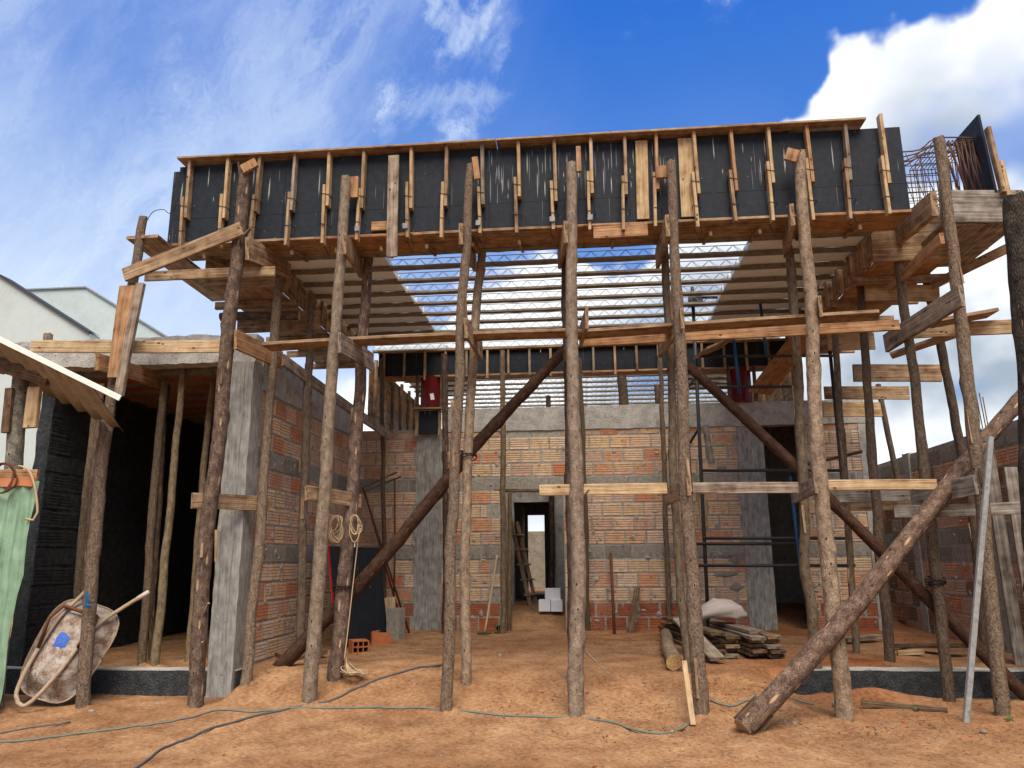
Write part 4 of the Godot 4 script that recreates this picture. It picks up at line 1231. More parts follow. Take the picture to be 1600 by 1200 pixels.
func build_posts() -> void:
	var posts := post_table()
	var i := 0
	var groups := {"prop_post": "eucalyptus prop posts", "brace_log": "diagonal brace logs"}
	for p in posts:
		i += 1
		var pts: Array = p[3].duplicate()
		var dir: Vector3 = (pts[1] - pts[0]).normalized()
		if pts[0].y < 0.9:
			pts[0] = pts[0] - dir * 0.08
		var o := log_piece(p[0], pts, p[4] * 0.87, p[5] * 0.87, p[2], i * 13 + 1, null, 0.5 if p[0] == "brace_log" else 1.0)
		tag(o, p[1], "post" if p[0] != "brace_log" else "log", groups.get(p[0], ""))
		var base: Vector3 = o.position
		# loose bark hanging off some of them
		if p[0] == "prop_post" and p[4] > 0.045 and i % 2 == 0:
			var rs := RandomNumberGenerator.new()
			rs.seed = i
			for k in 3:
				var f := rs.randf_range(0.1, 0.8)
				var at: Vector3 = pts[0].lerp(pts[-1], f)
				for m in range(1, pts.size()):
					if pts[m].y > at.y:
						at = pts[m - 1].lerp(pts[m], (at.y - pts[m - 1].y) / (pts[m].y - pts[m - 1].y))
						break
				var a := rs.randf_range(0.0, PI)
				var rr: float = lerpf(p[4], p[5], f) * 0.97
				var side := Vector3(cos(a), 0, sin(a)) * rr
				var bs := board("bark_strip", at + side - base, at + side * 1.12 - base + Vector3(0.01, -rs.randf_range(0.12, 0.34), 0), rs.randf_range(0.015, 0.035), 0.006, "n", "tan" if k else "dark", 950 + i * 3 + k, o, 3.0)
				bs.position += Vector3.ZERO
		if p[1].begins_with("dark barked"):
			for q in [[Vector3(-3.50, 4.70, -7.2), Vector3(-3.40, 4.78, -7.17), 0.022], [Vector3(-3.555, 5.3, -7.2), Vector3(-3.61, 5.56, -7.2), 0.016], [Vector3(-3.56, 0.92, -7.12), Vector3(-3.50, 1.02, -7.08), 0.02], [Vector3(-3.55, 0.52, -7.12), Vector3(-3.52, 0.68, -7.06), 0.018]]:
				log_piece("branch_stub", [q[0] - base, (q[0] + q[1]) * 0.5 - base, q[1] - base], q[2], q[2] * 0.6, "bark", i, o, 0.2)
		if p[2] == "pink" and p[4] > 0.08:
			for q in [[Vector3(-0.02, 1.95, -7.0), Vector3(0.03, 2.0, -6.96), 0.014], [Vector3(-0.04, 0.62, -6.98), Vector3(0.16, 0.42, -6.96), 0.008]]:
				log_piece("branch_stub", [q[0] - base, (q[0] + q[1]) * 0.5 - base, q[1] - base], q[2], q[2] * 0.6, "pink", i, o, 0.2)
		if p[2] == "peeled":
			for k in 5:
				var a := k * 1.25
				var d: Vector3 = (pts[1] - pts[0]).normalized()
				var s1 := d.cross(Vector3.UP).normalized()
				var s2 := d.cross(s1)
				var rim := (s1 * cos(a) + s2 * sin(a)) * 0.103
				board("bark_strip", d * 0.02 + rim, d * (0.24 + 0.1 * sin(k * 3.0)) + rim * 0.96, 0.035, 0.008, "v", "dark", 900 + k, o, 2.0)
		if p[1].begins_with("prop post with a blue paint mark"):
			for q in [[0.86, 0.13, 0.02], [0.79, 0.03, 0.05]]:
				var m := obj("paint_mark", smear_mesh(q[2], q[1] * 0.6, 5), M["blue_paint"], o)
				m.position = Vector3(-0.045 + 0.03 * (0.86 - q[0]) * 10.0, 0.2 + q[0], 0.064)
				m.scale = Vector3(1, 1, 0.5)

func build_planks() -> void:
	var rows := [
		["cross_board", "orange plank end between the dark barked post and the post by the side wall", "orange", Vector3(-3.424, 3.546, -7.06), Vector3(-3.377, 3.601, -8.12), 0.2, 0.03, "v"],
		["cross_board", "grey plank tying the pinkish post to the rope post at walkway height", "grey", Vector3(-2.36, 3.474, -7.05), Vector3(-2.322, 3.541, -8.1), 0.2, 0.03, "v"],
		["cross_board", "plank nailed between the slim grey post and the split pale post", "tan", Vector3(-1.11, 3.579, -7.05), Vector3(-1.102, 3.633, -8.1), 0.2, 0.03, "v"],
		["cross_board", "plank nailed edgewise to the thickest post under the walkway", "tan", Vector3(0.055, 3.633, -7.05), Vector3(-0.013, 3.728, -8.1), 0.2, 0.03, "v"],
		["cross_board", "plank sloping back from the straight post at walkway height", "tan", Vector3(0.948, 3.599, -7.05), Vector3(0.827, 3.591, -8.1), 0.2, 0.03, "v"],
		["cross_board", "plank end nailed to the wavy pale post above the walkway", "tan", Vector3(2.216, 3.67, -7.05), Vector3(2.43, 3.749, -8.1), 0.2, 0.03, "v"],
		["cross_board", "long plank sloping back from the tall post to the tied post", "grey", Vector3(3.45, 3.703, -7), Vector3(3.246, 3.623, -8.3), 0.2, 0.04, "v"],
		["cross_board", "narrow orange plank between tall post and tied post below the corner beam", "orange", Vector3(3.372, 4.289, -7.05), Vector3(3.353, 4.234, -8.3), 0.11, 0.04, "v"],
		["head_board", "wide bearer plank under the beam end at the dark barked post", "tan", Vector3(-3.393, 4.526, -7.1), Vector3(-3.364, 4.693, -8.15), 0.24, 0.04, "v"],
		["head_board", "bearer plank under the beam at the pinkish post", "tan", Vector3(-2.37, 4.534, -7.1), Vector3(-2.494, 4.651, -8.1), 0.22, 0.04, "v"],
		["head_board", "bearer plank under the beam at the slim grey post", "tan", Vector3(-1.176, 4.579, -7.1), Vector3(-1.178, 4.67, -8.1), 0.22, 0.04, "v"],
		["head_board", "bearer plank under the beam at the thickest post", "tan", Vector3(-0.126, 4.526, -7.05), Vector3(-0.224, 4.665, -8.1), 0.22, 0.04, "v"],
		["head_board", "bearer plank under the beam at the straight post", "tan", Vector3(0.86, 4.544, -7.05), Vector3(0.856, 4.616, -8.1), 0.22, 0.04, "v"],
		["head_board", "bearer plank under the beam at the wavy pale post", "tan", Vector3(2.041, 4.597, -7.05), Vector3(2.23, 4.68, -8.1), 0.22, 0.04, "v"],
		["head_board", "thick bearer plank under the open beam corner with rebar", "tan", Vector3(3.361, 4.654, -7.08), Vector3(3.36, 4.743, -8.2), 0.24, 0.06, "v"],
		["mid_board", "plank across the dark barked post at chest height above the concrete column", "tan", Vector3(-3.734, 1.962, -7.06), Vector3(-3.294, 1.976, -7.9), 0.15, 0.03, "v"],
		["mid_board", "plank tying the pinkish post to the rope post at chest height", "tan", Vector3(-2.624, 2.019, -7.07), Vector3(-2.343, 1.997, -7.9), 0.14, 0.03, "v"],
		["mid_board", "plank nailed to the straight post at chest height, sloping back", "tan", Vector3(0.912, 2.018, -7), Vector3(0.823, 2.003, -8.05), 0.16, 0.03, "v"],
		["mid_board", "plank nailed to the wavy pale post at chest height, sloping back", "grey", Vector3(2.011, 2.017, -7), Vector3(2.077, 1.998, -8.05), 0.15, 0.03, "v"],
		["mid_board", "weathered grey plank between tall post and tied post at chest height", "weather", Vector3(3.367, 2.001, -7.05), Vector3(3.203, 1.959, -8), 0.17, 0.03, "v"],
		["rail_board", "knotty plank rail from the thickest post to the straight post", "new", Vector3(-0.425, 2.013, -7.11), Vector3(0.733, 2.015, -7.13), 0.1, 0.03, "v"],
		["rail_board", "greyish plank rail from the straight post to the wavy pale post", "grey", Vector3(0.962, 2.011, -7.13), Vector3(1.895, 2.005, -7.15), 0.1, 0.03, "v"],
		["rail_board", "yellow plank rail from the wavy pale post towards the tied post", "new", Vector3(2.213, 2.041, -7.35), Vector3(3.19, 2.036, -7.4), 0.095, 0.03, "v"],
		["rail_board", "weathered plank rail ending past the tall post", "weather", Vector3(2.848, 1.8, -7.55), Vector3(3.944, 1.815, -7.35), 0.11, 0.03, "v"],
		["rail_board", "old grey plank rail behind the yellow one", "weather", Vector3(2.68, 2.045, -8.85), Vector3(3.548, 2.053, -8.85), 0.13, 0.03, "v"],
		["rail_board", "old plank rail in front of the perimeter wall", "tan", Vector3(2.919, 1.993, -9.6), Vector3(3.945, 2.002, -9.6), 0.13, 0.03, "v"],
		["walkway_plank", "long thin walkway plank from the side wall to the thickest post", "tan", Vector3(-3.288, 3.584, -7.5), Vector3(-0.121, 3.634, -7.55), 0.26, 0.035, "f"],
		["walkway_plank", "long thin walkway plank from the thickest post past the wavy pale post", "tan", Vector3(-0.121, 3.614, -7.55), Vector3(2.863, 3.703, -7.5), 0.26, 0.035, "f"],
		["walkway_rail", "orange edge board under the walkway from the thickest post to the tied post", "orange", Vector3(-0.006, 3.599, -7.75), Vector3(3.181, 3.664, -7.75), 0.11, 0.03, "v"],
		["walkway_rail", "edge board running from the tied post past the tall post", "new", Vector3(3.336, 3.697, -8.15), Vector3(4.146, 3.524, -7.45), 0.14, 0.035, "v"],
		["walkway_plank", "flat plank end sticking out past the tall post", "tan", Vector3(3.464, 3.627, -7.6), Vector3(4.002, 3.712, -7.6), 0.25, 0.035, "f"],
		["walkway_plank", "flat plank resting on brackets beside the tied post", "tan", Vector3(3.283, 3.487, -8.3), Vector3(3.872, 3.633, -8), 0.35, 0.035, "f"],
		["annex_rail", "long plank rail across the concrete lintel of the annex", "new", Vector3(-5.776, 3.619, -7.3), Vector3(-3.548, 3.544, -7.3), 0.13, 0.03, "v"],
		["annex_bearer", "plank bearer running back under the annex lintel", "orange", Vector3(-4.785, 3.331, -6.95), Vector3(-4.804, 3.409, -8.2), 0.17, 0.04, "v"],
		["brace_board", "grey plank sloping up from the blue marked post to the dark barked post", "tan", Vector3(-4.683, 4.282, -7.08), Vector3(-3.455, 4.739, -7.08), 0.15, 0.035, "v"],
		["scaffold_plank", "plank walkway end jutting out beside the beam, wavy edge", "tan", Vector3(-4.609, 4.756, -7.2), Vector3(-4.491, 4.635, -8.9), 0.36, 0.035, "f"],
		["ledger_board", "thin plank under the jutting walkway plank", "tan", Vector3(-4.665, 4.395, -7.42), Vector3(-3.216, 4.39, -7.42), 0.11, 0.03, "v"],
		["splice_board", "orange splice plank nailed up the blue marked post", "orange", Vector3(-4.654, 4.177, -7.12), Vector3(-4.651, 3.195, -7.08), 0.17, 0.035, "n"],
		["splice_board", "narrow grey splice plank beside the orange one on the post", "grey", Vector3(-4.479, 4.175, -7.06), Vector3(-4.564, 2.999, -7.03), 0.09, 0.05, "n"],
		["beam_bearer", "wide plank bearer below the side beam on the annex side", "tan", Vector3(-4.153, 4.208, -8.6), Vector3(-3.129, 4.219, -8.6), 0.24, 0.05, "v"],
		["wall_plank", "grey plank nailed along the top of the brick side wall", "grey", Vector3(-3.321, 3.581, -8.02), Vector3(-2.916, 3.221, -11.2), 0.14, 0.03, "v"],
		["bracket_board", "plank bearer under the side beam between two posts", "new", Vector3(3.188, 4.292, -8.55), Vector3(3.973, 4.245, -8.55), 0.19, 0.04, "v"],
		["bracket_board", "second plank bearer deeper under the side beam", "new", Vector3(3.154, 4.093, -9.9), Vector3(3.734, 4.09, -9.9), 0.22, 0.04, "v"],
		["bracket_board", "plank bracket with slanted end behind the tied post", "tan", Vector3(3.396, 3.654, -9.8), Vector3(4.448, 3.622, -9.8), 0.22, 0.04, "v"],
		["bracket_board", "plank bracket above the concrete beam end", "tan", Vector3(3.298, 3.593, -10.7), Vector3(4.408, 3.562, -10.7), 0.18, 0.04, "v"],
		["bracket_board", "lowest plank bracket against the end of the back wall", "new", Vector3(3.412, 3.453, -11.2), Vector3(4.247, 3.432, -11.2), 0.21, 0.04, "v"],
		["brace_board", "thin plank strut under the corner beam towards the boundary wall", "tan", Vector3(3.835, 4.287, -8.4), Vector3(4.39, 4.474, -7.8), 0.1, 0.03, "v"],
		["thin_stake", "thin pale wooden stake leaning at the foot of the straight post", "new", Vector3(0.81, 0.08, -6.78), Vector3(0.79, 0.543, -7), 0.045, 0.025, "n"],
	]
	var i := 0
	for p in rows:
		i += 1
		var o := board(p[0], p[3], p[4], p[5], p[6], p[7], p[2], 1000 + i)
		tag(o, p[1], "plank")

	var lg := log_piece("bearer_log", [Vector3(-4.23, 4.2, -8.3), Vector3(-3.9, 4.21, -8.32), Vector3(-3.3, 4.2, -8.35)], 0.05, 0.055, "bark", 77)
	tag(lg, "short round log poking out behind the dark barked post", "log")
	var wr := obj("loose_wire", tube(smooth_path([Vector3(-4.63, 4.9, -7.25), Vector3(-4.55, 5.06, -7.25), Vector3(-4.42, 5.08, -7.25), Vector3(-4.36, 5.03, -7.25), Vector3(-4.28, 5.14, -7.25)], 0.03), 0.004, 5), M["tie_wire"])
	tag(wr, "bent wire sticking up from the blue marked post", "wire")

func build_scaffold() -> void:
	var s := thing("steel_scaffold", "thin steel tube scaffold in front of the tall opening in the brick wall", "scaffold", Vector3(1.46, 0.36, -10.2))
	var rel := func(x: float, y: float, z := 0.0) -> Vector3: return Vector3(x - 1.46, y - 0.36, z)
	obj("standard", tube([rel.call(1.47, 0.34), rel.call(1.5, 2.6), rel.call(1.53, 5.02)], 0.024, 8), M["steel_dark"], s)
	obj("standard", tube([rel.call(3.25, 0.34), rel.call(3.27, 4.1)], 0.024, 8), M["steel_dark"], s)
	obj("standard", tube([rel.call(1.47, 0.34, -1.0), rel.call(1.5, 4.2, -1.0)], 0.024, 8), M["steel_dark"], s)
	for q in [[1.55, 4.86, 2.86, 4.81], [1.5, 4.03, 3.36, 3.98], [1.77, 3.6, 2.76, 3.58], [1.51, 2.5, 3.3, 2.47], [1.48, 1.64, 3.29, 1.62], [1.36, 1.57, 2.66, 1.56], [1.36, 1.3, 3.3, 1.29]]:
		obj("ledger", tube([rel.call(q[0], q[1], 0.03), rel.call(q[2], q[3], 0.03)], 0.02, 8), M["steel_dark"], s)
	for q in [[2.4, 4.86, 4.0], [2.02, 4.3, 3.5], [2.6, 2.4, 1.1]]:
		obj("blue_tube", tube([rel.call(q[0], q[1], 0.07), rel.call(q[0] + 0.03, q[2], 0.07)], 0.02, 8), M["steel_blue"], s)
	obj("coupler", rough_box(rel.call(1.46, 4.74, -0.02), rel.call(1.64, 4.92, 0.08), 0.04, 0.03), M["steel_dark"], s)
	obj("brace_tube", tube([rel.call(1.5, 3.05, 0.0), rel.call(1.38, 2.85, -0.4)], 0.018, 8), M["steel_dark"], s)
	obj("brace_tube", tube([rel.call(1.5, 3.75, 0.0), rel.call(1.3, 3.5, -0.4)], 0.018, 8), M["steel_dark"], s)
	var d := board("deck_board", Vector3(1.55, 4.02, -10.0), Vector3(2.0, 4.28, -10.35), 0.3, 0.03, "f", "tan", 1200)
	tag(d, "short plank tilted on the top scaffold tubes", "plank")
	d = board("deck_board", Vector3(2.55, 3.72, -11.2), Vector3(3.1, 4.45, -9.6), 0.35, 0.03, "f", "orange", 1201)
	tag(d, "wide plywood strip sloping under the side beam by the red column form", "plank")
	d = board("deck_board", Vector3(2.7, 2.52, -10.0), Vector3(3.4, 2.66, -9.8), 0.2, 0.03, "f", "dark", 1202)
	tag(d, "dark short board lying across the scaffold tube", "plank")

func build_shed() -> void:
	var s := thing("lean_to_roof", "corrugated fibre cement lean-to roof with a pale straight edge", "roof", Vector3(-5.5, 3.4, -6.6))
	var st := begin(false)
	var at := func(x: float, f: float, up: float) -> Vector3:
		var near := Vector3(x, 3.455 - 0.475 * (x + 5.47), -6.5)
		var far := Vector3(x - 0.02, 3.311 - 0.464 * (x + 5.845) - 0.03, -7.1)
		return near.lerp(far, f) + Vector3.UP * (0.02 * sin(x * TAU / 0.177) + up) - Vector3(-5.5, 3.4, -6.6)
	var x := -7.6
	while x < -4.52:
		for k in 4:
			var f0 := k / 4.0
			var f1 := (k + 1) / 4.0
			quad(st, at.call(x, f1, 0.0), at.call(x + 0.03, f1, 0.0), at.call(x + 0.03, f0, 0.0), at.call(x, f0, 0.0))
			quad(st, at.call(x, f0, -0.008), at.call(x + 0.03, f0, -0.008), at.call(x + 0.03, f1, -0.008), at.call(x, f1, -0.008))
		quad(st, at.call(x + 0.03, 1.0, 0.0), at.call(x, 1.0, 0.0), at.call(x, 1.0, -0.008), at.call(x + 0.03, 1.0, -0.008))
		x += 0.03
	obj("sheet", done(st), M["fibre_cement"], s)
	var fa := obj("edge_strip", board_mesh(3.8, 0.05, 0.012, 3, 0.1), M["edge_paint"], s)
	var xd := Vector3(1.21, -0.575, 0).normalized()
	fa.transform = Transform3D(Basis(xd, Vector3(0, 0, 1).cross(xd), Vector3(0, 0, 1)), Vector3(-7.63, 4.48, -6.488) - Vector3(-5.5, 3.4, -6.6))
	board("purlin", Vector3(-2.0, 0.4, -0.2), Vector3(0.35, -0.28, -0.2), 0.12, 0.06, "v", "dark", 1210, s, 0.3)
	var g := thing("green_sheet", "upright green painted corrugated sheet with worn streaks beside the shed post", "metal sheet", Vector3(-5.4, 0.08, -6.8))
	st = begin(false)
	x = -1.6
	var edge := func(y: float) -> float: return 0.2 + (0.04 if y > 1.2 else 0.0) + 0.03 * (y - 1.0) + 0.012 * sin(y * 7.0)
	var wave := func(xx: float) -> float: return 0.012 * sin(xx * TAU / 0.11)
	while x < 0.3:
		for k in 12:
			var y0 := k * 0.172
			var y1 := (k + 1) * 0.172
			var a0 := minf(x, edge.call(y0))
			var b0 := minf(x + 0.02, edge.call(y0))
			var a1 := minf(x, edge.call(y1))
			var b1 := minf(x + 0.02, edge.call(y1))
			quad(st, Vector3(a1, y1, wave.call(a1)), Vector3(b1, y1, wave.call(b1)), Vector3(b0, y0, wave.call(b0)), Vector3(a0, y0, wave.call(a0)))
		x += 0.02
	obj("sheet", done(st), M["green_paint"], g)
	board("top_batten", Vector3(-1.6, 2.13, -0.03), Vector3(0.24, 2.1, -0.03), 0.15, 0.03, "v", "orange", 1215, g, 0.3)
	obj("rusty_edge", rough_box(Vector3(-1.6, 2.02, -0.012), Vector3(0.235, 2.1, 0.018), 0.06, 0.008), M["copper_rust"], g)
	var c := []
	for k in 40:
		var a := TAU * k / 13.0
		c.append(Vector3(cos(a) * (0.12 + 0.02 * sin(k * 1.3)), 0.13 + sin(a) * 0.14, 0.04 + 0.02 * sin(k * 0.7)))
	var coil := obj("wire_coil", tube(smooth_path(c, 0.03), 0.008, 5), M["rust"])
	coil.position = Vector3(-5.44, 2.04, -6.78)
	tag(coil, "loop of brown cable hung over the green sheet", "cable")
	var tail := obj("hanging_cord", tube(smooth_path([Vector3(-5.3, 2.28, -6.74), Vector3(-5.2, 2.25, -6.74), Vector3(-5.12, 2.1, -6.75), Vector3(-5.07, 1.85, -6.77), Vector3(-5.1, 1.78, -6.77), Vector3(-5.18, 1.79, -6.77)], 0.05), 0.011, 6), M["rope"])
	tag(tail, "pale cord dangling over the edge of the green sheet", "cord")
	for q in [[Vector3(-5.30, 2.66, -6.83), Vector3(-5.32, 3.06, -6.85), 0.13, "new", "light sawn cleat with nails on the shed post"], [Vector3(-5.56, 2.62, -6.85), Vector3(-5.58, 3.06, -6.85), 0.08, "dark", "narrow dark cleat beside the shed post"]]:
		var b := board("post_cleat", q[0], q[1], q[2], 0.05, "n", q[3], 1220 + int(q[2] * 100))
		tag(b, q[4], "plank")

func build_corridor() -> void:
	var w := thing("inner_wall", "grey plastered inner wall with a dark doorway seen through the brick doorway", "wall", Vector3(-0.9, 0.6, -13.2))
	for q in [[-2.6, -0.33, -0.3, 2.4], [0.34, 2.6, -0.3, 2.4], [-0.33, 0.34, 1.74, 2.4]]:
		obj("wall_face", rough_box(Vector3(q[0], q[2], -0.12), Vector3(q[1], q[3], 0.0), 0.15, 0.006), M["concrete"], w)
	obj("jamb", rough_box(Vector3(0.345, -0.2, 0.0), Vector3(0.46, 1.75, 0.03), 0.1, 0.004), M["concrete"], w)
	var p := thing("passage_walls", "block walled passage leading to a far bright opening", "passage", Vector3(-0.9, 0.6, -15.2))
	obj("side", box(Vector3(-0.55, -0.3, -1.8), Vector3(-0.45, 2.2, 1.86)), M["mortar"], p)
	obj("side", box(Vector3(0.55, -0.3, -1.8), Vector3(0.65, 2.2, 1.86)), M["mortar"], p)
	obj("roof_slab", box(Vector3(-0.7, 2.15, -1.8), Vector3(0.8, 2.3, 1.86)), M["concrete"], p)
	obj("end_wall", box(Vector3(-0.7, -0.3, -1.92), Vector3(-0.385, 2.3, -1.8)), M["mortar"], p)
	obj("end_wall", box(Vector3(-0.02, -0.3, -1.92), Vector3(0.8, 2.3, -1.8)), M["mortar"], p)
	obj("end_wall", box(Vector3(-0.385, 1.73, -1.92), Vector3(-0.02, 2.3, -1.8)), M["mortar"], p)
	var y := thing("yard_wall", "low rendered wall standing in daylight beyond the passage", "wall", Vector3(-1.3, 0.4, -20.0))
	obj("render", rough_box(Vector3(-2.5, -0.4, -0.15), Vector3(2.5, 1.68, 0.0), 0.3, 0.006), M["plaster"], y)
	var rr := thing("rear_room_wall", "grey block wall behind the tall opening", "wall", Vector3(2.7, 0.4, -13.4))
	obj("face", rough_box(Vector3(-1.7, -0.3, -0.12), Vector3(1.5, 3.2, 0.0), 0.2, 0.01), M["mortar"], rr)
	obj("return_face", rough_box(Vector3(-0.9, -0.3, 0.0), Vector3(-0.78, 3.2, 1.66), 0.2, 0.01), M["mortar"], rr)
	obj("return_face", rough_box(Vector3(1.22, -0.3, 0.0), Vector3(1.34, 3.2, 1.66), 0.2, 0.01), M["mortar"], rr)
	obj("ceiling", box(Vector3(-0.9, 3.14, -0.1), Vector3(1.34, 3.22, 1.66)), M["concrete"], rr)  # unseen ceiling, added to keep the room behind the tall opening dark
	for side in 2:
		var sx := -3.42 if side == 0 else 3.25
		var t := thing("rear_side_boards", ["stacked boards closing the rear bay above the side wall corner", "stacked boards closing the rear bay behind the scaffold"][side], "boards", Vector3(sx, 3.5, -11.8))
		for k in 5:
			board("side_board", Vector3(0, 0.1 + k * 0.215, 0), Vector3(0, 0.1 + k * 0.215, -5.6), 0.21, 0.03, "v", ["tan", "grey", "tan", "orange", "grey"][k], 1240 + k, t, 0.2)
		for k in 7:
			var inner := 0.045 if side == 0 else -0.045
			board("stud", Vector3(inner, -0.05, -0.2 - k * 0.6), Vector3(inner, 1.1, -0.2 - k * 0.6), 0.07, 0.05, "s", "tan", 1250 + k, t, 0.3)
	# things in the doorway
	var l := thing("ladder", "home-made wooden ladder leaning inside the doorway", "ladder", Vector3(-0.95, 0.66, -12.95))
	var foot := Vector3(0, 0, 0)
	var head := Vector3(-0.3, 1.35, 0.1)
	for s in [0.0, 0.08]:
		board("rail", foot + Vector3(s, 0, -s * 3.0), head + Vector3(s, 0, -s * 3.0), 0.06, 0.025, "v", "tan", 1230, l, 0.2)
	for k in 5:
		var a: Vector3 = foot.lerp(head, (k + 0.6) / 5.6)
		board("rung", a + Vector3(-0.04, 0.02, 0.06), a + Vector3(0.12, 0.02, -0.3), 0.06, 0.025, "f", "new", 1232 + k, l, 0.2)
	for q in [[Vector3(-0.69, 0.6, -12.55), Vector3(0.18, 0.17, 0.3)], [Vector3(-0.5, 0.6, -12.5), Vector3(0.18, 0.17, 0.3)], [Vector3(-0.56, 0.772, -12.55), Vector3(0.24, 0.17, 0.3)]]:
		var e := obj("foam_brick", rough_box(Vector3(-q[1].x * 0.5, 0.0, -0.15), Vector3(q[1].x * 0.5, q[1].y, 0.15), 0.06, 0.002), M["white_foam"])
		e.position = q[0]
		tag(e, "white foam block stacked on the earth inside the doorway", "foam block", "white foam blocks in the doorway")
	# props standing in the rear rooms, heads seen over the wall
	var i := 0
	for q in [[-0.60, -13.05, 0.05], [-0.0, -12.6, 0.06], [0.66, -12.7, 0.09], [1.2, -12.4, 0.05], [-1.7, -12.9, 0.05], [-2.6, -13.2, 0.05], [1.5, -14.2, 0.06]]:
		i += 1
		var o := log_piece("rear_prop", [Vector3(q[0], 0.55, q[1]), Vector3(q[0] + 0.03, 2.6, q[1]), Vector3(q[0], 4.4 - 0.25 * (i % 3), q[1])], q[2], q[2] * 0.85, ["grey", "bark", "pale"][i % 3], 300 + i)
		tag(o, "prop in the rear rooms showing above the concrete ring beam", "post", "props in the rear rooms")

func build_site_things() -> void:
	# sawn boards piled on the earth
	var r := RandomNumberGenerator.new()
	r.seed = 77
	var n := 0
	for stack in 2:
		var bx := 1.42 if stack == 0 else 1.86
		for lay in 6:
			for k in 2:
				if (lay == 5 and k == 1) or (stack == 0 and lay == 4 and k == 0):
					continue
				n += 1
				var y := 0.385 + lay * 0.046
				var x := bx + (k - 0.5) * 0.17 + r.randf_range(-0.02, 0.02)
				var z := -8.75 + r.randf_range(-0.12, 0.12)
				var o := board("pile_board", Vector3(x, y, z), Vector3(x - 0.35 + r.randf_range(-0.05, 0.05), y + 0.01, z - 2.0 - r.randf_range(0.0, 0.3)), 0.155, 0.035, "f", ["grey", "tan", "dark", "dark"][r.randi_range(0, 3)], 1300 + n, null, 0.1)
				tag(o, "weathered board in the pile below the sack, %s layer from the soil" % ["first", "second", "third", "fourth", "fifth", "sixth"][lay], "board", "boards piled on the earth")
	var sk := begin(false)
	var rows := 14
	var cols := 20
	var pt := func(i: int, j: int) -> Vector3:
		var a := PI * i / rows
		var b := TAU * j / cols
		var d := Vector3(sin(a) * cos(b), cos(a), sin(a) * sin(b))
		var f := 1.0 + 0.22 * bump.get_noise_3d(d.x * 2.0 + 3.0, d.y * 2.0, d.z * 2.0) + 0.1 * bump.get_noise_3d(d.x * 6.0, d.y * 6.0 + 4.0, d.z * 6.0)
		return Vector3(d.x * 0.30, maxf(d.y, -0.55) * 0.13 + 0.05 * d.x * d.x * -1.5, d.z * 0.2) * f
	for i in rows:
		for j in cols:
			quad(sk, pt.call(i, j), pt.call(i, j + 1), pt.call(i + 1, j + 1), pt.call(i + 1, j))
	var sack := obj("cement_sack", done(sk), M["sack"])
	sack.position = Vector3(1.55, 0.79, -9.7)
	tag(sack, "crumpled whitish sack thrown on the board pile", "sack")
	var o := board("loose_board", Vector3(1.28, 0.4, -8.35), Vector3(1.02, 0.72, -9.3), 0.16, 0.03, "f", "grey", 1400)
	tag(o, "loose board tipped against the pile", "board")
	var lg := log_piece("lying_log", [Vector3(0.80, 0.41, -7.95), Vector3(0.86, 0.43, -9.0), Vector3(0.95, 0.45, -10.4)], 0.075, 0.068, "pale", 401)
	tag(lg, "short log lying on the soil, sawn end to the yard", "log")
	# black sheet with a red edge leaning on the side wall
	var p := thing("leaning_panel", "black plywood sheet with a red edge leaning by the side wall", "panel", Vector3(-2.98, 0.40, -9.3))
	var ps := begin()
	var u := Vector3(0.27, 0, -1.3)
	var v := Vector3(-0.16, 1.16, 0)
	var nn := u.cross(v).normalized() * -0.018
	if nn.x < 0:
		nn = -nn
	quad(ps, v + nn, u + v + nn, u + nn, nn, Vector2(0.3, 0.6), Vector2(0.9, 0.6), Vector2(0.9, 0.98), Vector2(0.3, 0.98))
	quad(ps, u + v, v, Vector3.ZERO, u)
	quad(ps, v, u + v, u + v + nn, v + nn)
	quad(ps, u + v + nn, u + v, u, u + nn)
	obj("sheet", done(ps), M["film_0"], p)
	var pe := begin()
	quad(pe, v + Vector3(0, 0, 0.003), v + nn + Vector3(0, 0, 0.003), nn + Vector3(0, 0, 0.003), Vector3(0, 0, 0.003))
	quad(pe, v + Vector3(0, 0, 0.022), v + nn + Vector3(0, 0, 0.022), nn + Vector3(0, 0, 0.022), Vector3(0, 0, 0.022))
	quad(pe, v + nn + Vector3(0, 0, 0.022), v + nn + Vector3(0, 0, 0.003), nn + Vector3(0, 0, 0.003), nn + Vector3(0, 0, 0.022))
	obj("red_edge", done(pe), M["red_edge"], p)
	# blocks and hollow bricks
	var cb := obj("concrete_block", rough_box(Vector3(-0.1, 0.0, -0.07), Vector3(0.1, 0.4, 0.07), 0.05, 0.003), M["block"])
	cb.transform = Transform3D(Basis(Vector3.UP, -0.35), Vector3(-2.57, 0.37, -10.5))
	tag(cb, "grey concrete block standing on end by the black sheet", "block")
	hollow_brick(Vector3(-2.63, 0.35, -9.1), 0.5, "hollow clay brick lying with its holes towards the rope")
	hollow_brick(Vector3(-2.5, 0.36, -9.95), 1.9, "hollow clay brick lying at the foot of the black sheet")
	hollow_brick(Vector3(-2.72, 0.36, -10.25), 1.7, "hollow clay brick half hidden behind the concrete block")
	var sb := board("short_board", Vector3(-2.72, 0.37, -10.7), Vector3(-2.78, 0.88, -10.95), 0.17, 0.03, "n", "new", 1410)
	tag(sb, "short orange board leaning behind the concrete block", "board")
	# tools and sticks by the rear wall
	var h := thing("hoe", "hoe with a long pale handle leaning beside the doorway", "hoe", Vector3(-1.46, 0.39, -11.15))
	obj("handle", tube(smooth_path([Vector3(0, 0.02, 0.0), Vector3(0.07, 0.55, -0.2), Vector3(0.13, 1.06, -0.38)], 0.1), 0.016, 8), M["rope"], h)
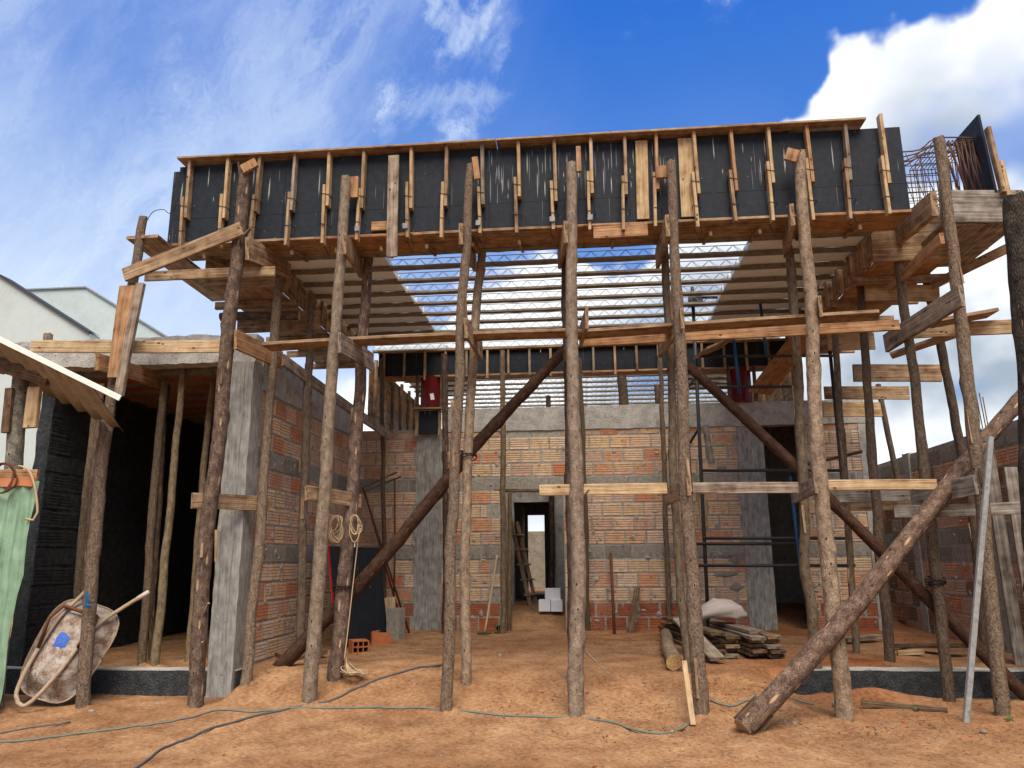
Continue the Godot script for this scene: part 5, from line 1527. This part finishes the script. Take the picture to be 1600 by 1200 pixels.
	obj("blade", rough_box(Vector3(-0.09, -0.02, -0.03), Vector3(0.09, 0.01, 0.12), 0.04, 0.004), M["steel_dark"], h)
	var rod := obj("steel_rod", tube([Vector3(0.335, 0.37, -11.15), Vector3(0.335, 1.47, -11.56)], 0.021, 8), M["rust"])
	tag(rod, "dark steel rod leaning upright on the brick wall", "rod")
	var sk2 := board("pointed_stake", Vector3(0.55, 0.38, -11.2), Vector3(0.70, 0.99, -11.54), 0.085, 0.03, "n", "dark", 1420)
	tag(sk2, "short brown stake leaning on the brick wall", "stake")
	var fr := thing("bent_rebar", "bent dark reinforcing bars leaning in the wall corner", "rebar", Vector3(-2.8, 0.38, -11.4))
	for q in [[Vector3(-0.02, 2.30, 0.05), Vector3(-0.55, 2.08, 0.0), Vector3(0.26, 0.0, 0.2)], [Vector3(0.04, 2.24, 0.02), Vector3(-0.52, 2.02, 0.0), Vector3(0.20, 0.0, 0.24)], [Vector3(-0.06, 2.2, 0.02), Vector3(-0.02, 1.2, 0.05), Vector3(0.02, 0.0, 0.18)]]:
		obj("bar", tube(q, 0.015, 6), M["rust"], fr)
	var stb := board("steel_tube", Vector3(3.0, 0.08, -6.98), Vector3(3.53, 2.41, -7.02), 0.044, 0.04, "n", "new", 9, null, 0.0)
	stb.material_override = M["galvanised"]
	tag(stb, "straight galvanised square tube leaning against the tall post", "tube")
	var bam := obj("bamboo_pole", tube(smooth_path([Vector3(4.25, 0.35, -8.55), Vector3(4.28, 1.2, -8.6), Vector3(4.25, 2.1, -8.65)], 0.2), 0.018, 7), M["rope"])
	tag(bam, "thin yellow bamboo pole leaning by the boundary wall", "pole")
	# boards and pieces on the red earth beyond the strip
	for q in [[Vector3(3.5, 0.4, -9.6), Vector3(3.95, 0.47, -9.0), 0.2, "dark", "dark board lying in the red earth by the boundary wall"], [Vector3(3.05, 0.42, -10.1), Vector3(3.55, 0.44, -10.3), 0.16, "grey", "grey board end lying under the scaffold"], [Vector3(3.3, 0.38, -9.1), Vector3(3.55, 0.4, -9.05), 0.09, "new", "freshly cut wood offcut on the red earth"], [Vector3(-3.25, 0.36, -8.35), Vector3(-2.95, 0.42, -8.75), 0.15, "dark", "dark board stub lying at the foot of the diagonal log"], [Vector3(-3.32, 0.4, -8.4), Vector3(-3.05, 0.47, -8.8), 0.15, "dark", "second board stub on top of the one at the diagonal log"], [Vector3(2.35, 0.15, -7.45), Vector3(3.0, 0.12, -7.3), 0.05, "dark", "narrow dark lath lying before the black strip"]]:
		var b := board("offcut", q[0], q[1], q[2], 0.05, "f", q[3], 1430 + int(q[2] * 100.0))
		tag(b, q[4], "board")
	for q in [[4.05, 1.82, -7.75, "weathered upright board of the hoarding beside the tall post"], [4.2, 2.1, -8.4, "second upright board by the boundary wall"]]:
		var b := board("upright_board", Vector3(q[0], 0.3, q[2]), Vector3(q[0] - 0.02, q[1] + 0.4, q[2]), 0.12, 0.03, "n", "weather", 1450)
		tag(b, q[3], "board")
	# rope on the thick post
	var rp := thing("rope_coil", "coil of cream rope hung on a post and trailing onto the soil", "rope", Vector3(-2.4, 1.75, -7.62))
	var rw := RandomNumberGenerator.new()
	rw.seed = 5
	for k in 11:
		var ring := []
		var cx := (-0.085 if k < 7 else 0.115) + rw.randf_range(-0.02, 0.02)
		var rx := rw.randf_range(0.035, 0.07)
		var ry := rw.randf_range(0.07, 0.13)
		var lean := rw.randf_range(-0.3, 0.3)
		for m in 19:
			var a := TAU * m / 18.0
			ring.append(Vector3(cx + cos(a) * rx + lean * sin(a) * ry, 0.08 - ry + sin(a) * ry + 0.006 * sin(a * 3.0 + k), 0.05 + 0.02 * cos(a + k) + 0.004 * k))
		obj("loop", tube(smooth_path(ring, 0.02), 0.0045, 5), M["rope"], rp)
	obj("loop", tube(smooth_path([Vector3(0.15, 0.0, 0.02), Vector3(0.10, -0.55, 0.0), Vector3(0.08, -1.0, 0.05), Vector3(0.07, -1.28, 0.1)], 0.05), 0.0055, 5), M["rope"], rp)
	for k in 9:
		var ring := []
		var ox := 0.10 + rw.randf_range(-0.02, 0.12)
		var rx := rw.randf_range(0.05, 0.12)
		var rz := rw.randf_range(0.05, 0.12)
		var hump := rw.randf_range(0.0, 0.14) if k < 5 else 0.0
		for m in 15:
			var a := TAU * m / 14.0 + k
			ring.append(Vector3(ox + cos(a) * rx, -1.405 + hump * maxf(0.0, -cos(a)) + 0.008 * (k % 3), 0.02 + rw.randf_range(-0.004, 0.004) + sin(a) * rz))
		obj("loop", tube(smooth_path(ring, 0.03), 0.0055, 5), M["rope"], rp)
	# wire ties where logs cross posts
	for q in [[Vector3(-1.19, 2.42, -7.78), 0.085, "twisted wire tie holding the dark log to the split pale post"], [Vector3(-2.43, 1.12, -7.73), 0.11, "wire tie round the rope post and the dark log"], [Vector3(3.24, 1.15, -7.76), 0.075, "black tie round the post by the boundary corner"]]:
		var st := begin(false)
		for k in 3:
			var ring := []
			for m in 13:
				var a := TAU * m / 12.0
				ring.append(Vector3(cos(a) * q[1], 0.018 * k + 0.03 * sin(a + k * 2.0), sin(a) * q[1]))
			add_tube(st, ring, 0.006, 5)
		var t := obj("wire_tie", done(st), M["tie_wire"])
		t.position = q[0]
		tag(t, q[2], "wire")

func hollow_brick(at: Vector3, turn: float, label: String) -> void:
	var t := thing("hollow_brick", label, "brick", at, "loose hollow bricks")
	t.rotation.y = turn
	var w := 0.19
	var h := 0.14
	var d := 0.24
	var e := 0.012
	obj("rear_web", box(Vector3(-w / 2, 0, -d), Vector3(w / 2, h, -d + 0.02)), M["clay_red_1"], t)
	for i in 3:
		var y := [0.0, h / 2 - e / 2, h - e][i] as float
		obj("web", box(Vector3(-w / 2, y, -d + 0.02), Vector3(w / 2, y + e, 0)), M["clay_red_0"], t)
	for i in 4:
		var x := -w / 2 + i * (w - e) / 3.0
		for k in 2:
			var y0 := e if k == 0 else h / 2 + e / 2
			var y1 := h / 2 - e / 2 if k == 0 else h - e
			obj("web", box(Vector3(x, y0, -d + 0.02), Vector3(x + e, y1, -0.001)), M["clay_red_0"], t)

func build_wheelbarrow() -> void:
	var w := thing("wheelbarrow", "cement-caked wheelbarrow without its wheel, stood on end against a post", "wheelbarrow", Vector3(-4.95, 0.09, -7.0))
	# tray: a shallow rounded pan, its underside to the yard. a runs up the pan, b across
	var a := Vector3(0.22, 0.86, -0.36).normalized()
	var b := Vector3(0.93, -0.28, -0.12)
	b = (b - a * b.dot(a)).normalized()
	var n := b.cross(a).normalized()   # towards the viewer
	if n.z < 0.0:
		n = -n
	var mid := Vector3(0.0, 0.49, -0.27)
	var rim := func(t: float, f: float) -> Vector2:
		var c := cos(t)
		var s := sin(t)
		var p := Vector2(signf(c) * pow(absf(c), 0.55) * 0.33, signf(s) * pow(absf(s), 0.6) * 0.44)
		p.x *= lerpf(0.86, 1.05, p.y / 0.88 + 0.5)
		return p * f
	var pan := begin(false)
	var rings := [[0.0, 0.17], [0.3, 0.17], [0.55, 0.165], [0.68, 0.145], [0.8, 0.1], [0.93, 0.03], [1.0, 0.0], [1.045, 0.0]]
	var seg := 36
	var at := func(i: int, k: int) -> Vector3:
		var q: Vector2 = rim.call(TAU * k / seg, rings[i][0])
		var z: float = rings[i][1] * (1.0 - 0.12 * q.y / 0.44)
		z += 0.008 * bump.get_noise_2d(q.x * 7.0, q.y * 7.0)
		return mid + b * q.x + a * q.y + n * z
	for i in rings.size() - 1:
		for k in seg:
			quad(pan, at.call(i, k), at.call(i, k + 1), at.call(i + 1, k + 1), at.call(i + 1, k))
	obj("tray", done(pan), M["barrow"], w)
	var lip := []
	for k in seg + 1:
		lip.append(at.call(7, k))
	obj("tray_rim", tube(lip, 0.008, 6), M["barrow_tube"], w)
	var pt := func(x: float, y: float, z: float) -> Vector3: return mid + b * x + a * y + n * z
	var patch := obj("paint_patch", smear_mesh(0.075, 0.085, 12), M["barrow_blue"], w)
	patch.transform = Transform3D(Basis(b, a, n), pt.call(-0.02, 0.04, 0.168))
	patch = obj("paint_patch", smear_mesh(0.09, 0.03, 15), M["barrow_blue"], w)
	patch.transform = Transform3D(Basis(b, a, n), pt.call(0.02, 0.345, 0.098))
	# handle tubes run down the underside and meet in a loop where the wheel was
	obj("handle_tube", tube(smooth_path([pt.call(-0.10, 0.66, 0.02), pt.call(-0.14, 0.42, 0.10), pt.call(-0.16, 0.2, 0.19), pt.call(-0.17, -0.1, 0.2), pt.call(-0.16, -0.34, 0.2), pt.call(-0.12, -0.5, 0.2), pt.call(-0.02, -0.56, 0.2), pt.call(0.05, -0.46, 0.2), pt.call(0.12, -0.2, 0.2), pt.call(0.16, 0.05, 0.2), pt.call(0.2, 0.28, 0.15), pt.call(0.28, 0.48, 0.06), pt.call(0.42, 0.72, 0.0)], 0.04), 0.019, 10), M["barrow_tube"], w)
	var handles: Node3D = w.get_node("handle_tube")
	for q in [[-0.10, 0.66, 0.02, -0.12, 0.54, 0.06], [0.42, 0.72, 0.0, 0.36, 0.62, 0.02]]:
		nest(obj("grip", tube([pt.call(q[0], q[1], q[2]), pt.call(q[3], q[4], q[5])], 0.0225, 10), M["sack"], w), handles, "grip")
	obj("leg_bracket", tube([pt.call(-0.17, -0.08, 0.21), pt.call(-0.2, 0.18, 0.27), pt.call(-0.17, 0.33, 0.2), pt.call(0.16, 0.33, 0.17)], 0.02, 4), M["rust"], w)
	obj("leg_bracket", tube([pt.call(0.16, 0.02, 0.21), pt.call(0.2, 0.2, 0.27), pt.call(0.16, 0.33, 0.17)], 0.02, 4), M["rust"], w)

func ground_path(flat: Array, up: float) -> Array:
	var out := []
	for q in smooth_path(flat, 0.06):
		out.append(Vector3(q.x, height(q.x, q.z) + 0.016 * bump.get_noise_2d(q.x * 1.4, q.z * 1.4) + 0.007 * bump.get_noise_2d(q.x * 5.5 + 30.0, q.z * 5.5) + up, q.z))
	return out

func build_cables() -> void:
	for q in [
		["garden_hose", "pale green hose lying along the row of posts", "hose", "hose_green", 0.009, [[-6.2, -5.9], [-4.62, -6.1], [-4.24, -6.29], [-3.81, -6.48], [-3.47, -6.76], [-3.35, -7.0], [-2.95, -7.0], [-2.53, -7.08], [-2.05, -7.09], [-1.35, -7.1], [-0.9, -7.0], [-0.25, -6.95], [-0.02, -6.9], [0.18, -6.79], [0.37, -6.6], [0.57, -6.57], [0.71, -6.71], [0.8, -6.85]]],
		["power_cable", "dark cable running from the yard in towards the doorway", "cable", "hose_dark", 0.010, [[-3.1, -4.6], [-3.16, -5.53], [-3.24, -6.02], [-3.17, -6.31], [-3.05, -6.62], [-2.82, -6.95], [-2.34, -7.25], [-2.17, -7.48], [-1.7, -7.95], [-1.45, -8.3]]],
		["garden_hose", "short green hose end near the thick leaning log", "hose", "hose_green", 0.01, [[1.03, -7.3], [1.18, -7.22], [1.39, -7.33], [1.7, -7.5], [1.95, -7.5]]],
		["power_cable", "thin dark cable lying in front of the wheelbarrow", "cable", "hose_dark", 0.006, [[-5.2, -6.2], [-4.8, -6.3], [-4.61, -6.5], [-4.42, -6.63], [-4.5, -6.55]]]]:
		var flat := []
		for p in q[5]:
			flat.append(Vector3(p[0], 0, p[1]))
		var o := obj(q[0], tube(ground_path(flat, q[4] * 0.9), q[4], 7), M[q[3]])
		tag(o, q[1], q[2])

func build_litter() -> void:
	var stone := begin(false)
	var rows := 4
	var cols := 7
	var pt := func(i: int, j: int) -> Vector3:
		var a := PI * i / rows
		var b := TAU * (j % cols) / cols
		var d := Vector3(sin(a) * cos(b), cos(a), sin(a) * sin(b))
		return d * (1.0 + 0.35 * bump.get_noise_3d(d.x * 1.7, d.y * 1.7, d.z * 1.7)) * Vector3(1, 0.6, 0.8)
	for i in rows:
		for j in cols:
			quad(stone, pt.call(i, j), pt.call(i, j + 1), pt.call(i + 1, j + 1), pt.call(i + 1, j))
	var mesh := done(stone)
	var r := RandomNumberGenerator.new()
	r.seed = 99
	for kind in 3:
		var mm := MultiMesh.new()
		mm.transform_format = MultiMesh.TRANSFORM_3D
		mm.mesh = mesh
		var count := [2200, 3200, 1100][kind] as int
		mm.instance_count = count
		for i in count:
			var x := r.randf_range(-6.0, 5.0)
			var z := -r.randf_range(3.6, 11.4)
			if r.randf() < 0.45:   # litter gathers about the posts and on the right of the yard
				x = r.randfn(1.9, 1.7)
				z = -7.0 + r.randfn(0.0, 0.45)
			var s := r.randf_range(0.004, 0.011) * (1.8 if r.randf() < 0.06 else 1.0)
			var y := height(x, z) + 0.016 * bump.get_noise_2d(x * 1.4, z * 1.4) + 0.007 * bump.get_noise_2d(x * 5.5 + 30.0, z * 5.5)
			var sc := Vector3(s, s * 0.7, s) if kind < 2 else Vector3(s * 4.5, s * 0.4, s * 0.5)
			mm.set_instance_transform(i, Transform3D(Basis(Vector3.UP, r.randf() * TAU).scaled_local(sc), Vector3(x, y + s * 0.1, z)))
		var o := MultiMeshInstance3D.new()
		o.multimesh = mm
		o.name = ["pebbles", "soil_crumbs", "wood_chips"][kind]
		o.material_override = [M["plaster"], M["red_earth"], M["board_tan"]][kind]
		o.set_meta("kind", "stuff")
		tag(o, ["scattered pale pebbles and plaster crumbs on the soil", "loose red soil crumbs lying on the yard", "splinters and wood chips scattered on the soil"][kind], ["pebbles", "soil", "wood chips"][kind])
		add_child(o)
	# larger stones
	for q in [[2.16, -7.5, 0.055], [1.62, -6.85, 0.03], [-4.45, -6.95, 0.035], [0.62, -6.6, 0.028], [2.5, -6.9, 0.022], [-4.0, -7.25, 0.03], [1.75, -7.1, 0.02], [-1.0, -8.9, 0.03], [0.4, -8.6, 0.022], [3.0, -6.7, 0.03]]:
		var o := obj("loose_stone", mesh, M["plaster"] if q[2] > 0.025 else M["clay_red_1"])
		o.transform = Transform3D(Basis(Vector3.UP, q[0] * 7.0).scaled_local(Vector3.ONE * q[2]), Vector3(q[0], height(q[0], q[1]) + q[2] * 0.2, q[1]))
		tag(o, "loose stone lying on the red soil", "stone", "loose stones on the soil")
	# weeds
	for q in [[3.35, -7.0, 0.05, "small weed near the foot of the tall post"], [3.75, -7.2, 0.08, "bright green weed near the end of the dark diagonal log"], [-1.28, -11.3, 0.13, "small weed sprouting beside the hoe"], [2.75, -7.3, 0.05, "dry tuft before the black foundation strip"]]:
		var t := thing("weed", q[3], "plant", Vector3(q[0], height(q[0], q[1]), q[1]))
		for k in 9:
			var a := TAU * k / 9.0 + r.randf()
			var d := Vector3(cos(a), 0, sin(a))
			var side: Vector3 = Vector3(-d.z, 0, d.x) * q[2] * 0.16
			var st := begin(false)
			var p1: Vector3 = d * q[2] * 0.5 + Vector3.UP * q[2] * r.randf_range(0.5, 0.9)
			var p2: Vector3 = d * q[2] * 1.05 + Vector3.UP * q[2] * r.randf_range(0.3, 0.7)
			quad(st, p1 - side, p1 + side, Vector3(0.002, 0, 0), Vector3(-0.002, 0, 0))
			vert(st, p1 - side, Vector2.ZERO)
			vert(st, p2, Vector2.ZERO)
			vert(st, p1 + side, Vector2.ZERO)
			obj("leaf", done(st), M["leaf"], t)
